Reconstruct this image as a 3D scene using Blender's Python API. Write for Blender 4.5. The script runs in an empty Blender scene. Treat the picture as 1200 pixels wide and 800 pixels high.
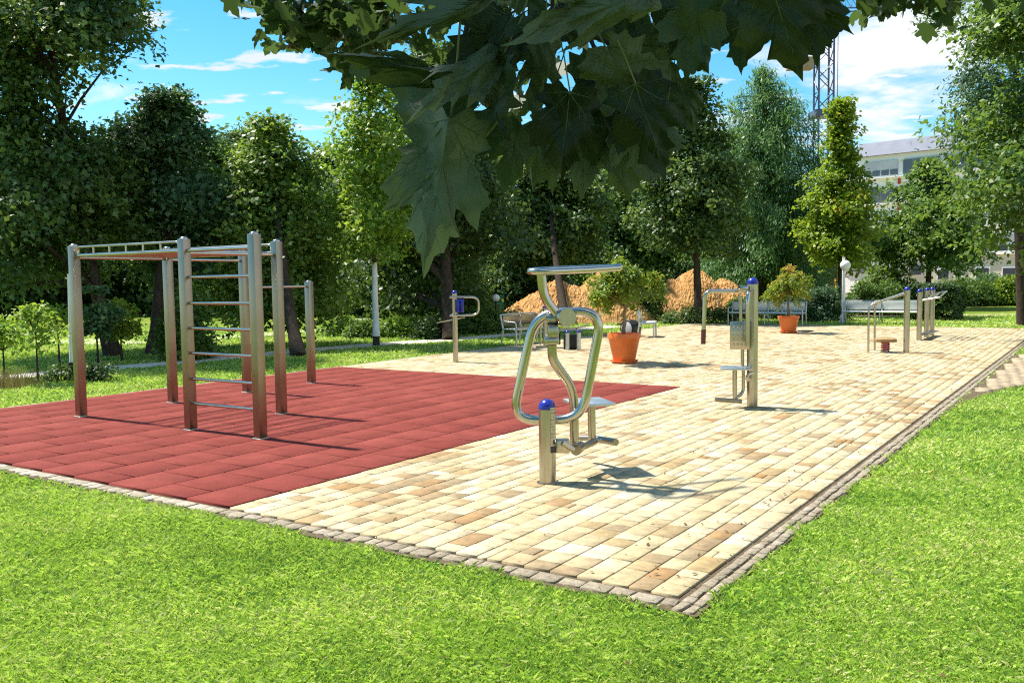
import bpy, bmesh, math, random
import numpy as np
from mathutils import Vector, Matrix, noise as mnoise

scene = bpy.context.scene
COL = scene.collection
rad = math.radians
random.seed(7)
RNG = np.random.default_rng(7)

# ------------------------------------------------------------------ camera
F, PITCH, ROLL, YAW, CAMH = 1055.66, 0.069066, 0.013995, 0.59186, 1.6
cp, sp = math.cos(PITCH), math.sin(PITCH)
c_, s_ = math.cos(ROLL), math.sin(ROLL)
R0, FW, D0 = Vector((1, 0, 0)), Vector((0, cp, -sp)), Vector((0, -sp, -cp))
RIGHT = c_ * R0 + s_ * D0
DOWN = -s_ * R0 + c_ * D0
EYE = Vector((0, 0, CAMH))
cam_d = bpy.data.cameras.new('camera')
cam_d.sensor_width = 36
cam_d.lens = F / 1200 * 36
cam_d.clip_end = 2000
cam_d.clip_start = 0.05
cam = bpy.data.objects.new('camera', cam_d)
COL.objects.link(cam)
M = Matrix((RIGHT, -DOWN, -FW)).transposed().to_4x4()
M.translation = EYE
cam.matrix_world = M
scene.camera = cam


def ray(px, py):
    return RIGHT * (px - 600) + DOWN * (py - 400) + FW * F


def ground(px, py, z=0.0):
    d = ray(px, py)
    return EYE + d * ((z - CAMH) / d.z)


def at(px, py, Y):
    d = ray(px, py)
    return EYE + d * (Y / d.y)


U = Vector((math.sin(YAW), math.cos(YAW), 0))
V = Vector((-math.cos(YAW), math.sin(YAW), 0))
CORNER = Vector((0.82, 4.43, 0))


def uv(u, v, z=0.0):
    return CORNER + U * u + V * v + Vector((0, 0, z))


def to_uv(p):
    d = Vector((p[0], p[1], 0)) - CORNER
    return d.dot(U), d.dot(V)


# ------------------------------------------------------------------ objects
def tag(o, label=None, cat=None, group=None, kind=None):
    if label: o['label'] = label
    if cat: o['category'] = cat
    if group: o['group'] = group
    if kind: o['kind'] = kind
    return o


def empty(name, loc, label=None, cat=None, group=None):
    o = bpy.data.objects.new(name, None)
    o.empty_display_size = 0.1
    COL.objects.link(o)
    o.location = loc
    return tag(o, label, cat, group)


def link(name, me, parent=None, mats=()):
    o = bpy.data.objects.new(name, me)
    COL.objects.link(o)
    for m in mats:
        me.materials.append(m)
    if parent is not None:
        o.parent = parent
        w = Vector((0, 0, 0))
        q = parent
        while q is not None:
            w = w + q.location
            q = q.parent
        o.location = -w          # geometry is written in world coordinates
    return o


def copy_tree(o, parent=None):
    c = o.copy()
    COL.objects.link(c)
    if parent is not None:
        c.parent = parent
    for ch in [x for x in bpy.data.objects if x.parent == o]:
        copy_tree(ch, c)
    return c


class MB:
    def __init__(self):
        self.v, self.f, self.m = [], [], []
        self.mi = 0

    def add(self, vs, fs):
        b = len(self.v)
        self.v += [tuple(p) for p in vs]
        for f in fs:
            self.f.append(tuple(i + b for i in f))
            self.m.append(self.mi)
        return self

    def box(self, c, size, ax=None, bev=0.0):
        ax = ax or (Vector((1, 0, 0)), Vector((0, 1, 0)), Vector((0, 0, 1)))
        c = Vector(c)
        if bev <= 0:
            P = [c + ax[0] * (sx * size[0] / 2) + ax[1] * (sy * size[1] / 2) + ax[2] * (sz * size[2] / 2)
                 for sz in (-1, 1) for sx, sy in ((-1, -1), (1, -1), (1, 1), (-1, 1))]
            return self.add(P, [(3, 2, 1, 0), (4, 5, 6, 7), (0, 1, 5, 4), (1, 2, 6, 5), (2, 3, 7, 6), (3, 0, 4, 7)])
        bm = bmesh.new()
        bmesh.ops.create_cube(bm, size=1)
        bmesh.ops.scale(bm, vec=size, verts=bm.verts)
        bmesh.ops.bevel(bm, geom=list(bm.edges), offset=bev, segments=2, affect='EDGES', profile=0.5)
        bm.verts.index_update()
        P = [c + ax[0] * v.co.x + ax[1] * v.co.y + ax[2] * v.co.z for v in bm.verts]
        fs = [tuple(v.index for v in f.verts) for f in bm.faces]
        bm.free()
        return self.add(P, fs)

    def tube(self, pts, r, n=12, caps=True, closed=False):
        pts = [Vector(p) for p in pts]
        k = len(pts)
        rs = r if isinstance(r, (list, tuple)) else [r] * k
        rings, up = [], None
        for i, p in enumerate(pts):
            if closed:
                t = pts[(i + 1) % k] - pts[i - 1]
            else:
                t = pts[min(i + 1, k - 1)] - pts[max(i - 1, 0)]
            t.normalize()
            if up is None:
                up = Vector((0, 0, 1)) if abs(t.z) < 0.9 else Vector((0, 1, 0))
            a = (up - t * up.dot(t)).normalized()
            up = a
            b = t.cross(a)
            rings.append([p + (a * math.cos(2 * math.pi * j / n) + b * math.sin(2 * math.pi * j / n)) * rs[i] for j in range(n)])
        vs = [q for rg in rings for q in rg]
        fs = []
        for i in range(k if closed else k - 1):
            i2 = (i + 1) % k
            for j in range(n):
                fs.append((i * n + j, i * n + (j + 1) % n, i2 * n + (j + 1) % n, i2 * n + j))
        if caps and not closed:
            fs.append(tuple(reversed(range(n))))
            fs.append(tuple((k - 1) * n + j for j in range(n)))
        return self.add(vs, fs)

    def lathe(self, base, prof, n=24, axis=None):
        """prof: list of (r, h) along the axis from base."""
        base = Vector(base)
        ax = Vector(axis).normalized() if axis is not None else Vector((0, 0, 1))
        a = (Vector((1, 0, 0)) if abs(ax.x) < 0.9 else Vector((0, 1, 0)))
        a = (a - ax * a.dot(ax)).normalized()
        b = ax.cross(a)
        vs = []
        for r, h in prof:
            r = max(r, 1e-4)
            vs += [base + ax * h + (a * math.cos(2 * math.pi * j / n) + b * math.sin(2 * math.pi * j / n)) * r for j in range(n)]
        fs = []
        k = len(prof)
        for i in range(k - 1):
            for j in range(n):
                fs.append((i * n + j, i * n + (j + 1) % n, (i + 1) * n + (j + 1) % n, (i + 1) * n + j))
        fs.append(tuple(reversed(range(n))))
        fs.append(tuple((k - 1) * n + j for j in range(n)))
        return self.add(vs, fs)

    def build(self, name, mat, parent=None, smooth=True):
        me = bpy.data.meshes.new(name)
        me.from_pydata(self.v, [], self.f)
        mats = mat if isinstance(mat, (list, tuple)) else [mat]
        me.polygons.foreach_set('material_index', self.m)
        if smooth:
            me.polygons.foreach_set('use_smooth', [True] * len(self.f))
            me.set_sharp_from_angle(angle=rad(38))
        me.update()
        return link(name, me, parent, mats)


def rounded(pts, r, n=6, closed=False):
    """polyline with rounded corners"""
    pts = [Vector(p) for p in pts]
    k = len(pts)
    out = []
    for i, p in enumerate(pts):
        if not closed and i in (0, k - 1):
            out.append(p)
            continue
        a, b = pts[i - 1], pts[(i + 1) % k]
        da, db = (a - p), (b - p)
        rr = min(r, da.length * 0.49, db.length * 0.49)
        p0, p1 = p + da.normalized() * rr, p + db.normalized() * rr
        for t in range(n + 1):
            t /= n
            out.append(p0 * (1 - t) ** 2 + p * 2 * t * (1 - t) + p1 * t * t)
    return out


# ------------------------------------------------------------------ materials
MATS = {}


def nm(name):
    m = bpy.data.materials.new(name)
    m.use_nodes = True
    nt = m.node_tree
    nt.nodes.clear()
    return m, nt, nt.nodes, nt.links


def ramp(ns, stops, interp='LINEAR'):
    r = ns.new('ShaderNodeValToRGB')
    r.color_ramp.interpolation = interp
    el = r.color_ramp.elements
    while len(el) < len(stops):
        el.new(0.5)
    for e, (p, c) in zip(el, stops):
        e.position = p
        e.color = (*c, 1)
    return r


def noise_mat(name, stops, scale=8, detail=6, rough=0.8, metal=0.0, bump=0.0, bscale=None, spec=0.4, stretch=None, coat=0.0):
    m, nt, ns, ln = nm(name)
    out = ns.new('ShaderNodeOutputMaterial')
    b = ns.new('ShaderNodeBsdfPrincipled')
    tc = ns.new('ShaderNodeTexCoord')
    mp = ns.new('ShaderNodeMapping')
    if stretch: mp.inputs['Scale'].default_value = stretch
    n = ns.new('ShaderNodeTexNoise')
    n.inputs['Scale'].default_value = scale
    n.inputs['Detail'].default_value = detail
    n.inputs['Roughness'].default_value = 0.65
    r = ramp(ns, stops)
    ln.new(tc.outputs['Object'], mp.inputs['Vector'])
    ln.new(mp.outputs['Vector'], n.inputs['Vector'])
    ln.new(n.outputs['Fac'], r.inputs['Fac'])
    ln.new(r.outputs['Color'], b.inputs['Base Color'])
    b.inputs['Roughness'].default_value = rough
    b.inputs['Metallic'].default_value = metal
    b.inputs['Specular IOR Level'].default_value = spec
    b.inputs['Coat Weight'].default_value = coat
    if bump:
        n2 = ns.new('ShaderNodeTexNoise')
        n2.inputs['Scale'].default_value = bscale or scale * 4
        n2.inputs['Detail'].default_value = 5
        ln.new(mp.outputs['Vector'], n2.inputs['Vector'])
        bp = ns.new('ShaderNodeBump')
        bp.inputs['Strength'].default_value = bump
        bp.inputs['Distance'].default_value = 0.02
        ln.new(n2.outputs['Fac'], bp.inputs['Height'])
        ln.new(bp.outputs['Normal'], b.inputs['Normal'])
    ln.new(b.outputs['BSDF'], out.inputs['Surface'])
    MATS[name] = m
    return m


def steel(name, col, rough, stretch=(60, 60, 1.5)):
    m, nt, ns, ln = nm(name)
    out = ns.new('ShaderNodeOutputMaterial')
    b = ns.new('ShaderNodeBsdfPrincipled')
    tc = ns.new('ShaderNodeTexCoord')
    mp = ns.new('ShaderNodeMapping')
    mp.inputs['Scale'].default_value = stretch
    n = ns.new('ShaderNodeTexNoise')
    n.inputs['Scale'].default_value = 6
    n.inputs['Detail'].default_value = 4
    n2 = ns.new('ShaderNodeTexNoise')
    n2.inputs['Scale'].default_value = 5
    n2.inputs['Detail'].default_value = 8
    ln.new(tc.outputs['Object'], mp.inputs['Vector'])
    ln.new(mp.outputs['Vector'], n.inputs['Vector'])
    ln.new(tc.outputs['Object'], n2.inputs['Vector'])
    r = ramp(ns, [(0.3, tuple(c * 0.72 for c in col)), (0.7, col)])
    mx = ns.new('ShaderNodeMath'); mx.operation = 'ADD'; mx.use_clamp = True
    hv = ns.new('ShaderNodeMath'); hv.operation = 'MULTIPLY'; hv.inputs[1].default_value = 0.5
    ln.new(n.outputs['Fac'], hv.inputs[0])
    hv2 = ns.new('ShaderNodeMath'); hv2.operation = 'MULTIPLY'; hv2.inputs[1].default_value = 0.5
    ln.new(n2.outputs['Fac'], hv2.inputs[0])
    ln.new(hv.outputs[0], mx.inputs[0]); ln.new(hv2.outputs[0], mx.inputs[1])
    ln.new(mx.outputs[0], r.inputs['Fac'])
    ln.new(r.outputs['Color'], b.inputs['Base Color'])
    rr = ns.new('ShaderNodeMapRange')
    rr.inputs['To Min'].default_value = rough * 0.75
    rr.inputs['To Max'].default_value = rough * 1.3
    ln.new(mx.outputs[0], rr.inputs['Value'])
    ln.new(rr.outputs[0], b.inputs['Roughness'])
    b.inputs['Metallic'].default_value = 1.0
    ln.new(b.outputs['BSDF'], out.inputs['Surface'])
    return m


def leaf_mat(name, stops, trans=0.35, tcol=(0.30, 0.42, 0.05), rough=0.45, glossy=0.35, nscale=0.35):
    m, nt, ns, ln = nm(name)
    out = ns.new('ShaderNodeOutputMaterial')
    b = ns.new('ShaderNodeBsdfPrincipled')
    a = ns.new('ShaderNodeAttribute')
    a.attribute_name = 'tint'
    tc = ns.new('ShaderNodeTexCoord')
    n = ns.new('ShaderNodeTexNoise')
    n.inputs['Scale'].default_value = nscale
    n.inputs['Detail'].default_value = 3
    ln.new(tc.outputs['Object'], n.inputs['Vector'])
    m1 = ns.new('ShaderNodeMath'); m1.operation = 'MULTIPLY_ADD'
    m1.inputs[1].default_value = 0.8
    m1.inputs[2].default_value = -0.40
    ln.new(n.outputs['Fac'], m1.inputs[0])
    m2 = ns.new('ShaderNodeMath'); m2.operation = 'ADD'; m2.use_clamp = True
    ln.new(m1.outputs[0], m2.inputs[0])
    ln.new(a.outputs['Fac'], m2.inputs[1])
    r = ramp(ns, stops)
    ln.new(m2.outputs[0], r.inputs['Fac'])
    ln.new(r.outputs['Color'], b.inputs['Base Color'])
    b.inputs['Roughness'].default_value = rough
    b.inputs['Specular IOR Level'].default_value = glossy
    t = ns.new('ShaderNodeBsdfTranslucent')
    mc = ns.new('ShaderNodeMix'); mc.data_type = 'RGBA'
    mc.inputs[0].default_value = 0.5
    ln.new(r.outputs['Color'], mc.inputs[6])
    mc.inputs[7].default_value = (*tcol, 1)
    ln.new(mc.outputs[2], t.inputs['Color'])
    mx = ns.new('ShaderNodeMixShader')
    mx.inputs[0].default_value = trans
    ln.new(b.outputs['BSDF'], mx.inputs[1])
    ln.new(t.outputs['BSDF'], mx.inputs[2])
    ln.new(mx.outputs[0], out.inputs['Surface'])
    MATS[name] = m
    return m


STEEL = steel('brushed_steel', (0.52, 0.47, 0.38), 0.28)
STEEL_P = steel('polished_steel', (0.56, 0.52, 0.44), 0.22)
STEEL_D = steel('dull_steel', (0.34, 0.295, 0.225), 0.34)
GALV = steel('galvanised_steel', (0.60, 0.62, 0.60), 0.42, (8, 8, 8))
BLUE = noise_mat('blue_plastic', [(0.3, (0.010, 0.018, 0.22)), (0.7, (0.016, 0.03, 0.32))], 3, rough=0.25, spec=0.5)
BLACK = noise_mat('black_plastic', [(0.3, (0.008, 0.008, 0.009)), (0.7, (0.02, 0.02, 0.02))], 12, rough=0.45)
BROWN = noise_mat('brown_grip', [(0.3, (0.10, 0.035, 0.015)), (0.7, (0.16, 0.06, 0.03))], 20, rough=0.6)
TERRA = noise_mat('orange_plastic', [(0.3, (0.62, 0.13, 0.025)), (0.7, (0.74, 0.19, 0.045))], 5, rough=0.5, bump=0.06, bscale=60)
SOIL = noise_mat('potting_soil', [(0.3, (0.02, 0.013, 0.008)), (0.7, (0.07, 0.045, 0.03))], 30, rough=0.95, bump=0.6)
BARK = noise_mat('dark_bark', [(0.3, (0.025, 0.019, 0.014)), (0.7, (0.085, 0.065, 0.048))], 6, rough=0.95, bump=0.7, bscale=30, stretch=(3, 3, 0.6), spec=0.1)
BARK_L = noise_mat('pale_bark', [(0.3, (0.16, 0.11, 0.07)), (0.7, (0.32, 0.25, 0.17))], 6, rough=0.9, bump=0.4, bscale=30, stretch=(3, 3, 0.6), spec=0.1)
WHITEWASH = noise_mat('whitewashed_bark', [(0.25, (0.6, 0.58, 0.54)), (0.6, (0.8, 0.79, 0.77))], 7, rough=0.85, bump=0.3, bscale=40)
WPAINT = noise_mat('white_paint', [(0.3, (0.68, 0.68, 0.66)), (0.7, (0.8, 0.8, 0.79))], 4, rough=0.5)
WWALL = noise_mat('white_render', [(0.3, (0.83, 0.82, 0.79)), (0.7, (0.88, 0.87, 0.84))], 0.5, rough=0.8)
GREYROOF = noise_mat('grey_roof', [(0.3, (0.13, 0.145, 0.19)), (0.7, (0.18, 0.19, 0.24))], 0.8, rough=0.7)
GREYPANEL = noise_mat('grey_panel', [(0.3, (0.28, 0.29, 0.31)), (0.7, (0.36, 0.37, 0.39))], 0.8, rough=0.6)
YGREEN = noise_mat('pale_green_render', [(0.3, (0.50, 0.50, 0.36)), (0.7, (0.60, 0.59, 0.45))], 0.6, rough=0.85)
GLASS = noise_mat('dark_window', [(0.3, (0.03, 0.035, 0.045)), (0.7, (0.07, 0.08, 0.095))], 0.4, rough=0.08, spec=0.8)
BLIND = noise_mat('window_blind', [(0.3, (0.45, 0.46, 0.48)), (0.7, (0.58, 0.59, 0.60))], 0.7, rough=0.7)
REDP = noise_mat('red_panel', [(0.3, (0.35, 0.03, 0.02)), (0.7, (0.42, 0.05, 0.03))], 3, rough=0.6)
CONC = noise_mat('tan_concrete', [(0.3, (0.28, 0.20, 0.12)), (0.7, (0.42, 0.32, 0.20))], 2.5, rough=0.9, bump=0.3)
CRANE = noise_mat('blue_grey_paint', [(0.3, (0.05, 0.065, 0.14)), (0.7, (0.09, 0.105, 0.19))], 3, rough=0.5)
YELLOW = noise_mat('yellow_paint', [(0.3, (0.62, 0.34, 0.02)), (0.7, (0.7, 0.4, 0.03))], 3, rough=0.5)
TEAL = noise_mat('teal_plastic', [(0.3, (0.03, 0.33, 0.27)), (0.7, (0.05, 0.4, 0.33))], 3, rough=0.5)
ORANGE = noise_mat('orange_mesh', [(0.3, (0.6, 0.15, 0.03)), (0.7, (0.7, 0.2, 0.05))], 3, rough=0.7)
REDW = noise_mat('red_paint', [(0.3, (0.45, 0.03, 0.025)), (0.7, (0.52, 0.05, 0.04))], 6, rough=0.4)
TYRE = noise_mat('tyre_rubber', [(0.3, (0.012, 0.012, 0.012)), (0.7, (0.03, 0.03, 0.03))], 10, rough=0.8)
GRIPW = noise_mat('ribbed_wood', [(0.3, (0.22, 0.13, 0.05)), (0.7, (0.36, 0.23, 0.10))], 9, rough=0.7, stretch=(6, 1, 1))


def dots_mat():
    """pressed steel sheet with rows of dimples"""
    m, nt, ns, ln = nm('perforated_sheet')
    out = ns.new('ShaderNodeOutputMaterial')
    b = ns.new('ShaderNodeBsdfPrincipled')
    tc = ns.new('ShaderNodeTexCoord')
    v = ns.new('ShaderNodeTexVoronoi')
    v.feature = 'F1'
    v.inputs['Scale'].default_value = 40
    v.inputs['Randomness'].default_value = 0.0
    ln.new(tc.outputs['Object'], v.inputs['Vector'])
    r = ramp(ns, [(0.22, (0.14, 0.14, 0.13)), (0.32, (0.62, 0.64, 0.61))])
    ln.new(v.outputs['Distance'], r.inputs['Fac'])
    ln.new(r.outputs['Color'], b.inputs['Base Color'])
    b.inputs['Metallic'].default_value = 0.15
    b.inputs['Roughness'].default_value = 0.4
    ln.new(b.outputs['BSDF'], out.inputs['Surface'])
    return m


PERF = dots_mat()


def tint_mat(name, stops, rough=0.85, nscale=9, nstrength=0.35, bump=0.25, bscale=80, spec=0.25, speck=None):
    """stone colour picked per stone ('tint'), broken up by noise"""
    m, nt, ns, ln = nm(name)
    out = ns.new('ShaderNodeOutputMaterial')
    b = ns.new('ShaderNodeBsdfPrincipled')
    a = ns.new('ShaderNodeAttribute'); a.attribute_name = 'tint'
    tc = ns.new('ShaderNodeTexCoord')
    n = ns.new('ShaderNodeTexNoise')
    n.inputs['Scale'].default_value = nscale
    n.inputs['Detail'].default_value = 8
    n.inputs['Roughness'].default_value = 0.7
    ln.new(tc.outputs['Object'], n.inputs['Vector'])
    r = ramp(ns, stops)
    ln.new(a.outputs['Fac'], r.inputs['Fac'])
    mr = ns.new('ShaderNodeMapRange')
    mr.inputs['From Min'].default_value = 0.25
    mr.inputs['From Max'].default_value = 0.75
    mr.inputs['To Min'].default_value = 1 - nstrength
    mr.inputs['To Max'].default_value = 1 + nstrength * 0.6
    ln.new(n.outputs['Fac'], mr.inputs['Value'])
    mc = ns.new('ShaderNodeMix'); mc.data_type = 'RGBA'; mc.blend_type = 'MULTIPLY'
    mc.inputs[0].default_value = 1
    ln.new(r.outputs['Color'], mc.inputs[6])
    ln.new(mr.outputs[0], mc.inputs[7])
    last = mc.outputs[2]
    if speck:
        n3 = ns.new('ShaderNodeTexNoise')
        n3.inputs['Scale'].default_value = speck[0]
        n3.inputs['Detail'].default_value = 4
        ln.new(tc.outputs['Object'], n3.inputs['Vector'])
        r3 = ramp(ns, [(speck[1], (0, 0, 0)), (speck[1] + 0.06, (1, 1, 1))])
        ln.new(n3.outputs['Fac'], r3.inputs['Fac'])
        m3 = ns.new('ShaderNodeMix'); m3.data_type = 'RGBA'
        ln.new(r3.outputs['Color'], m3.inputs[0])
        ln.new(last, m3.inputs[6])
        m3.inputs[7].default_value = (*speck[2], 1)
        last = m3.outputs[2]
    ln.new(last, b.inputs['Base Color'])
    b.inputs['Roughness'].default_value = rough
    b.inputs['Specular IOR Level'].default_value = spec
    n2 = ns.new('ShaderNodeTexNoise')
    n2.inputs['Scale'].default_value = bscale
    n2.inputs['Detail'].default_value = 6
    ln.new(tc.outputs['Object'], n2.inputs['Vector'])
    bp = ns.new('ShaderNodeBump')
    bp.inputs['Strength'].default_value = bump
    bp.inputs['Distance'].default_value = 0.01
    ln.new(n2.outputs['Fac'], bp.inputs['Height'])
    ln.new(bp.outputs['Normal'], b.inputs['Normal'])
    ln.new(b.outputs['BSDF'], out.inputs['Surface'])
    return m


# ------------------------------------------------------------------ numpy meshes
def np_mesh(name, verts, faces, tint=None, mats=(), parent=None, smooth=False):
    me = bpy.data.meshes.new(name)
    nv, (nf, k) = len(verts), faces.shape
    me.vertices.add(nv)
    me.vertices.foreach_set('co', np.asarray(verts, np.float32).ravel())
    me.loops.add(nf * k)
    me.loops.foreach_set('vertex_index', faces.astype(np.int32).ravel())
    me.polygons.add(nf)
    me.polygons.foreach_set('loop_start', np.arange(nf, dtype=np.int32) * k)
    if smooth:
        me.polygons.foreach_set('use_smooth', np.ones(nf, bool))
    if tint is not None:
        at_ = me.attributes.new('tint', 'FLOAT', 'FACE')
        at_.data.foreach_set('value', np.asarray(tint, np.float32))
    me.update(calc_edges=True)
    return link(name, me, parent, mats)


def stones(name, cells, mat, h=0.03, gap=0.006, bev=0.006, ztop=0.0, zjit=0.0015, jit=0.0, kind='structure', parent=None):
    """cells: list of (u0,u1,v0,v1,tint): each a bevelled flat stone"""
    vs, fs, ts = [], [], []
    for (u0, u1, v0, v1, t) in cells:
        z = ztop + random.uniform(-zjit, zjit)
        b = len(vs)
        q = [(u0 + gap, v0 + gap), (u1 - gap, v0 + gap), (u1 - gap, v1 - gap), (u0 + gap, v1 - gap)]
        if jit:
            q = [(a + random.uniform(-jit, jit), c + random.uniform(-jit, jit)) for a, c in q]
        mu, mv = (u0 + u1) / 2, (v0 + v1) / 2
        for (a, c) in q: vs.append(uv(a, c, z - h))
        for (a, c) in q: vs.append(uv(a, c, z - bev))
        for (a, c) in q:
            vs.append(uv(a + (bev if a < mu else -bev), c + (bev if c < mv else -bev), z))
        for k in range(4):
            k2 = (k + 1) % 4
            fs.append((b + k2, b + k, b + 4 + k, b + 4 + k2))
            fs.append((b + 4 + k2, b + 4 + k, b + 8 + k, b + 8 + k2))
        fs.append((b + 11, b + 10, b + 9, b + 8))
        ts += [t] * 9
    o = np_mesh(name, np.array([tuple(p) for p in vs]), np.array(fs), ts, [mat], parent)
    return tag(o, kind=kind)


# ------------------------------------------------------------------ the ground
def lawn_mat():
    m, nt, ns, ln = nm('lawn_turf')
    out = ns.new('ShaderNodeOutputMaterial')
    b = ns.new('ShaderNodeBsdfPrincipled')
    tc = ns.new('ShaderNodeTexCoord')
    n1 = ns.new('ShaderNodeTexNoise'); n1.inputs['Scale'].default_value = 0.45; n1.inputs['Detail'].default_value = 6
    n2 = ns.new('ShaderNodeTexNoise'); n2.inputs['Scale'].default_value = 22; n2.inputs['Detail'].default_value = 8
    n2.inputs['Roughness'].default_value = 0.75
    ln.new(tc.outputs['Object'], n1.inputs['Vector'])
    ln.new(tc.outputs['Object'], n2.inputs['Vector'])
    r1 = ramp(ns, [(0.32, (0.11, 0.19, 0.022)), (0.5, (0.17, 0.25, 0.03)), (0.68, (0.25, 0.25, 0.055))])
    r2 = ramp(ns, [(0.3, (0.35, 0.45, 0.35)), (0.6, (1.15, 1.1, 1.0))])
    ln.new(n1.outputs['Fac'], r1.inputs['Fac'])
    ln.new(n2.outputs['Fac'], r2.inputs['Fac'])
    mc = ns.new('ShaderNodeMix'); mc.data_type = 'RGBA'; mc.blend_type = 'MULTIPLY'
    mc.inputs[0].default_value = 1
    ln.new(r1.outputs['Color'], mc.inputs[6]); ln.new(r2.outputs['Color'], mc.inputs[7])
    ln.new(mc.outputs[2], b.inputs['Base Color'])
    b.inputs['Roughness'].default_value = 0.95
    b.inputs['Specular IOR Level'].default_value = 0.1
    bp = ns.new('ShaderNodeBump'); bp.inputs['Strength'].default_value = 0.8; bp.inputs['Distance'].default_value = 0.05
    ln.new(n2.outputs['Fac'], bp.inputs['Height']); ln.new(bp.outputs['Normal'], b.inputs['Normal'])
    ln.new(b.outputs['BSDF'], out.inputs['Surface'])
    return m


g = MB()
GN = 60
ext = 900
vs, fs = [], []
for i in range(GN + 1):
    for j in range(GN + 1):
        a = (i / GN * 2 - 1); c = (j / GN * 2 - 1)
        x = math.copysign(abs(a) ** 2.2, a) * ext; y = math.copysign(abs(c) ** 2.2, c) * ext
        vs.append((x, y, -0.024))
for i in range(GN):
    for j in range(GN):
        fs.append((i * (GN + 1) + j, (i + 1) * (GN + 1) + j, (i + 1) * (GN + 1) + j + 1, i * (GN + 1) + j + 1))
tag(g.add(vs, fs).build('ground', lawn_mat()), kind='structure')

LU, LV, RV0, RU1 = 25.2, 10.32, 3.45, 8.05     # terrace length, depth, red part


def flat_poly(name, pts, z, mat, kind='structure'):
    mb = MB()
    mb.add([Vector((p[0], p[1], z)) for p in pts], [tuple(range(len(pts)))])
    o = mb.build(name, mat)
    if o.data.polygons[0].normal.z < 0:
        o.data.flip_normals()
    return tag(o, kind=kind)


SANDJ = noise_mat('joint_sand', [(0.3, (0.06, 0.042, 0.024)), (0.7, (0.16, 0.115, 0.065))], 60, rough=0.95, bump=0.6, bscale=200)
flat_poly('paving_bed', [uv(-0.18, -0.17), uv(LU + 0.1, -0.17), uv(LU + 0.1, LV + 0.12), uv(-0.18, LV + 0.12)], -0.014, SANDJ)

# sandstone pavers: rows along U, of uneven width and length
PAVE = tint_mat('sandstone', [(0.0, (0.46, 0.395, 0.25)), (0.2, (0.40, 0.325, 0.18)), (0.4, (0.45, 0.375, 0.22)), (0.6, (0.51, 0.45, 0.315)),
                              (0.78, (0.34, 0.245, 0.115)), (0.9, (0.28, 0.215, 0.125)), (1.0, (0.31, 0.18, 0.07))],
                rough=0.8, nscale=9, nstrength=0.48, bump=0.2, bscale=60, speck=(26, 0.66, (0.22, 0.15, 0.075)))
cells = []


def pave_rows(v0, v1, u0, u1):
    v = v0
    while v < v1 - 0.02:
        w = random.choice((0.13, 0.145, 0.155, 0.155, 0.17))
        if v + w > v1 - 0.08: w = v1 - v
        u = u0
        while u < u1 - 0.02:
            L = random.choice((0.13, 0.16, 0.19, 0.22, 0.27))
            if u + L > u1 - 0.1: L = u1 - u
            t = random.random()
            t = t * 0.7 if random.random() < 0.58 else t
            if mnoise.noise((u * 0.5, v * 0.8, 3.1)) > 0.22 and random.random() < 0.35: t = random.uniform(0.72, 1)
            if random.random() < 0.05 and w > 0.15:
                m_ = w * random.uniform(0.35, 0.65)
                cells.append((u, u + L, v, v + m_, t))
                cells.append((u, u + L, v + m_, v + w, min(1, t + random.uniform(-.2, .3))))
            else:
                cells.append((u, u + L, v, v + w, t))
            u += L
        v += w


pave_rows(0, RV0, 0, LU)
pave_rows(RV0, LV, RU1, LU)
stones('paving', cells, PAVE, gap=0.0042, bev=0.003, zjit=.002, jit=.0015)

# red rubber tiles
RUB = tint_mat('red_rubber', [(0, (0.185, 0.040, 0.031)), (0.5, (0.20, 0.044, 0.034)), (1, (0.22, 0.051, 0.040))],
               rough=0.95, nscale=3.2, nstrength=0.34, bump=0.6, bscale=170, spec=0.1, speck=(330, 0.70, (0.34, 0.14, 0.12)))
tiles = []
row = 0
v = RV0
while v < LV - 0.05:
    v1 = min(v + 0.5, LV)
    if LV - v1 < 0.15: v1 = LV
    u = 0.0
    first = 0.5 if row % 2 == 0 else 0.25
    L = first
    while u < RU1 - 0.02:
        u1 = min(u + L, RU1)
        if RU1 - u1 < 0.1: u1 = RU1
        tiles.append((u, u1, v, v1, random.random()))
        u = u1
        L = 0.5
    v = v1
    row += 1
stones('rubber_paving', tiles, RUB, h=0.04, gap=0.008, bev=0.003, ztop=0.006, zjit=0.0008, jit=0.001)

# kerb of rough setts on the lawn sides
KERB = tint_mat('kerb_sett', [(0, (0.33, 0.28, 0.20)), (0.5, (0.24, 0.20, 0.14)), (1, (0.46, 0.41, 0.32))], nscale=30, nstrength=0.6, bump=0.5, bscale=120)
kc = []
for (k0, k1) in ((-0.155, -0.095), (-0.09, -0.03)):
    u = -0.17
    while u < LU + 0.1:
        L = random.uniform(0.07, 0.13)
        kc.append((u, u + L, k0 + random.uniform(-.010, .006), k1, random.random() * .75))
        u += L
v = -0.03
while v < LV + 0.1:
    L = random.uniform(0.08, 0.16)
    kc.append((-0.135 + random.uniform(-.015, .015), -0.028, v, v + L, random.random() * (0.7 if v < RV0 else .4) + (0 if v < RV0 else 0.6)))
    v += L
u = 0
while u < LU:
    L = random.uniform(0.4, 0.6)
    kc.append((u, u + L, LV + 0.01, LV + 0.09, 0.7 + random.random() * 0.3))
    u += L
stones('kerb', kc, KERB, h=0.05, gap=0.005, bev=0.003, ztop=-0.003, zjit=0.0025, jit=0.007)

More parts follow.
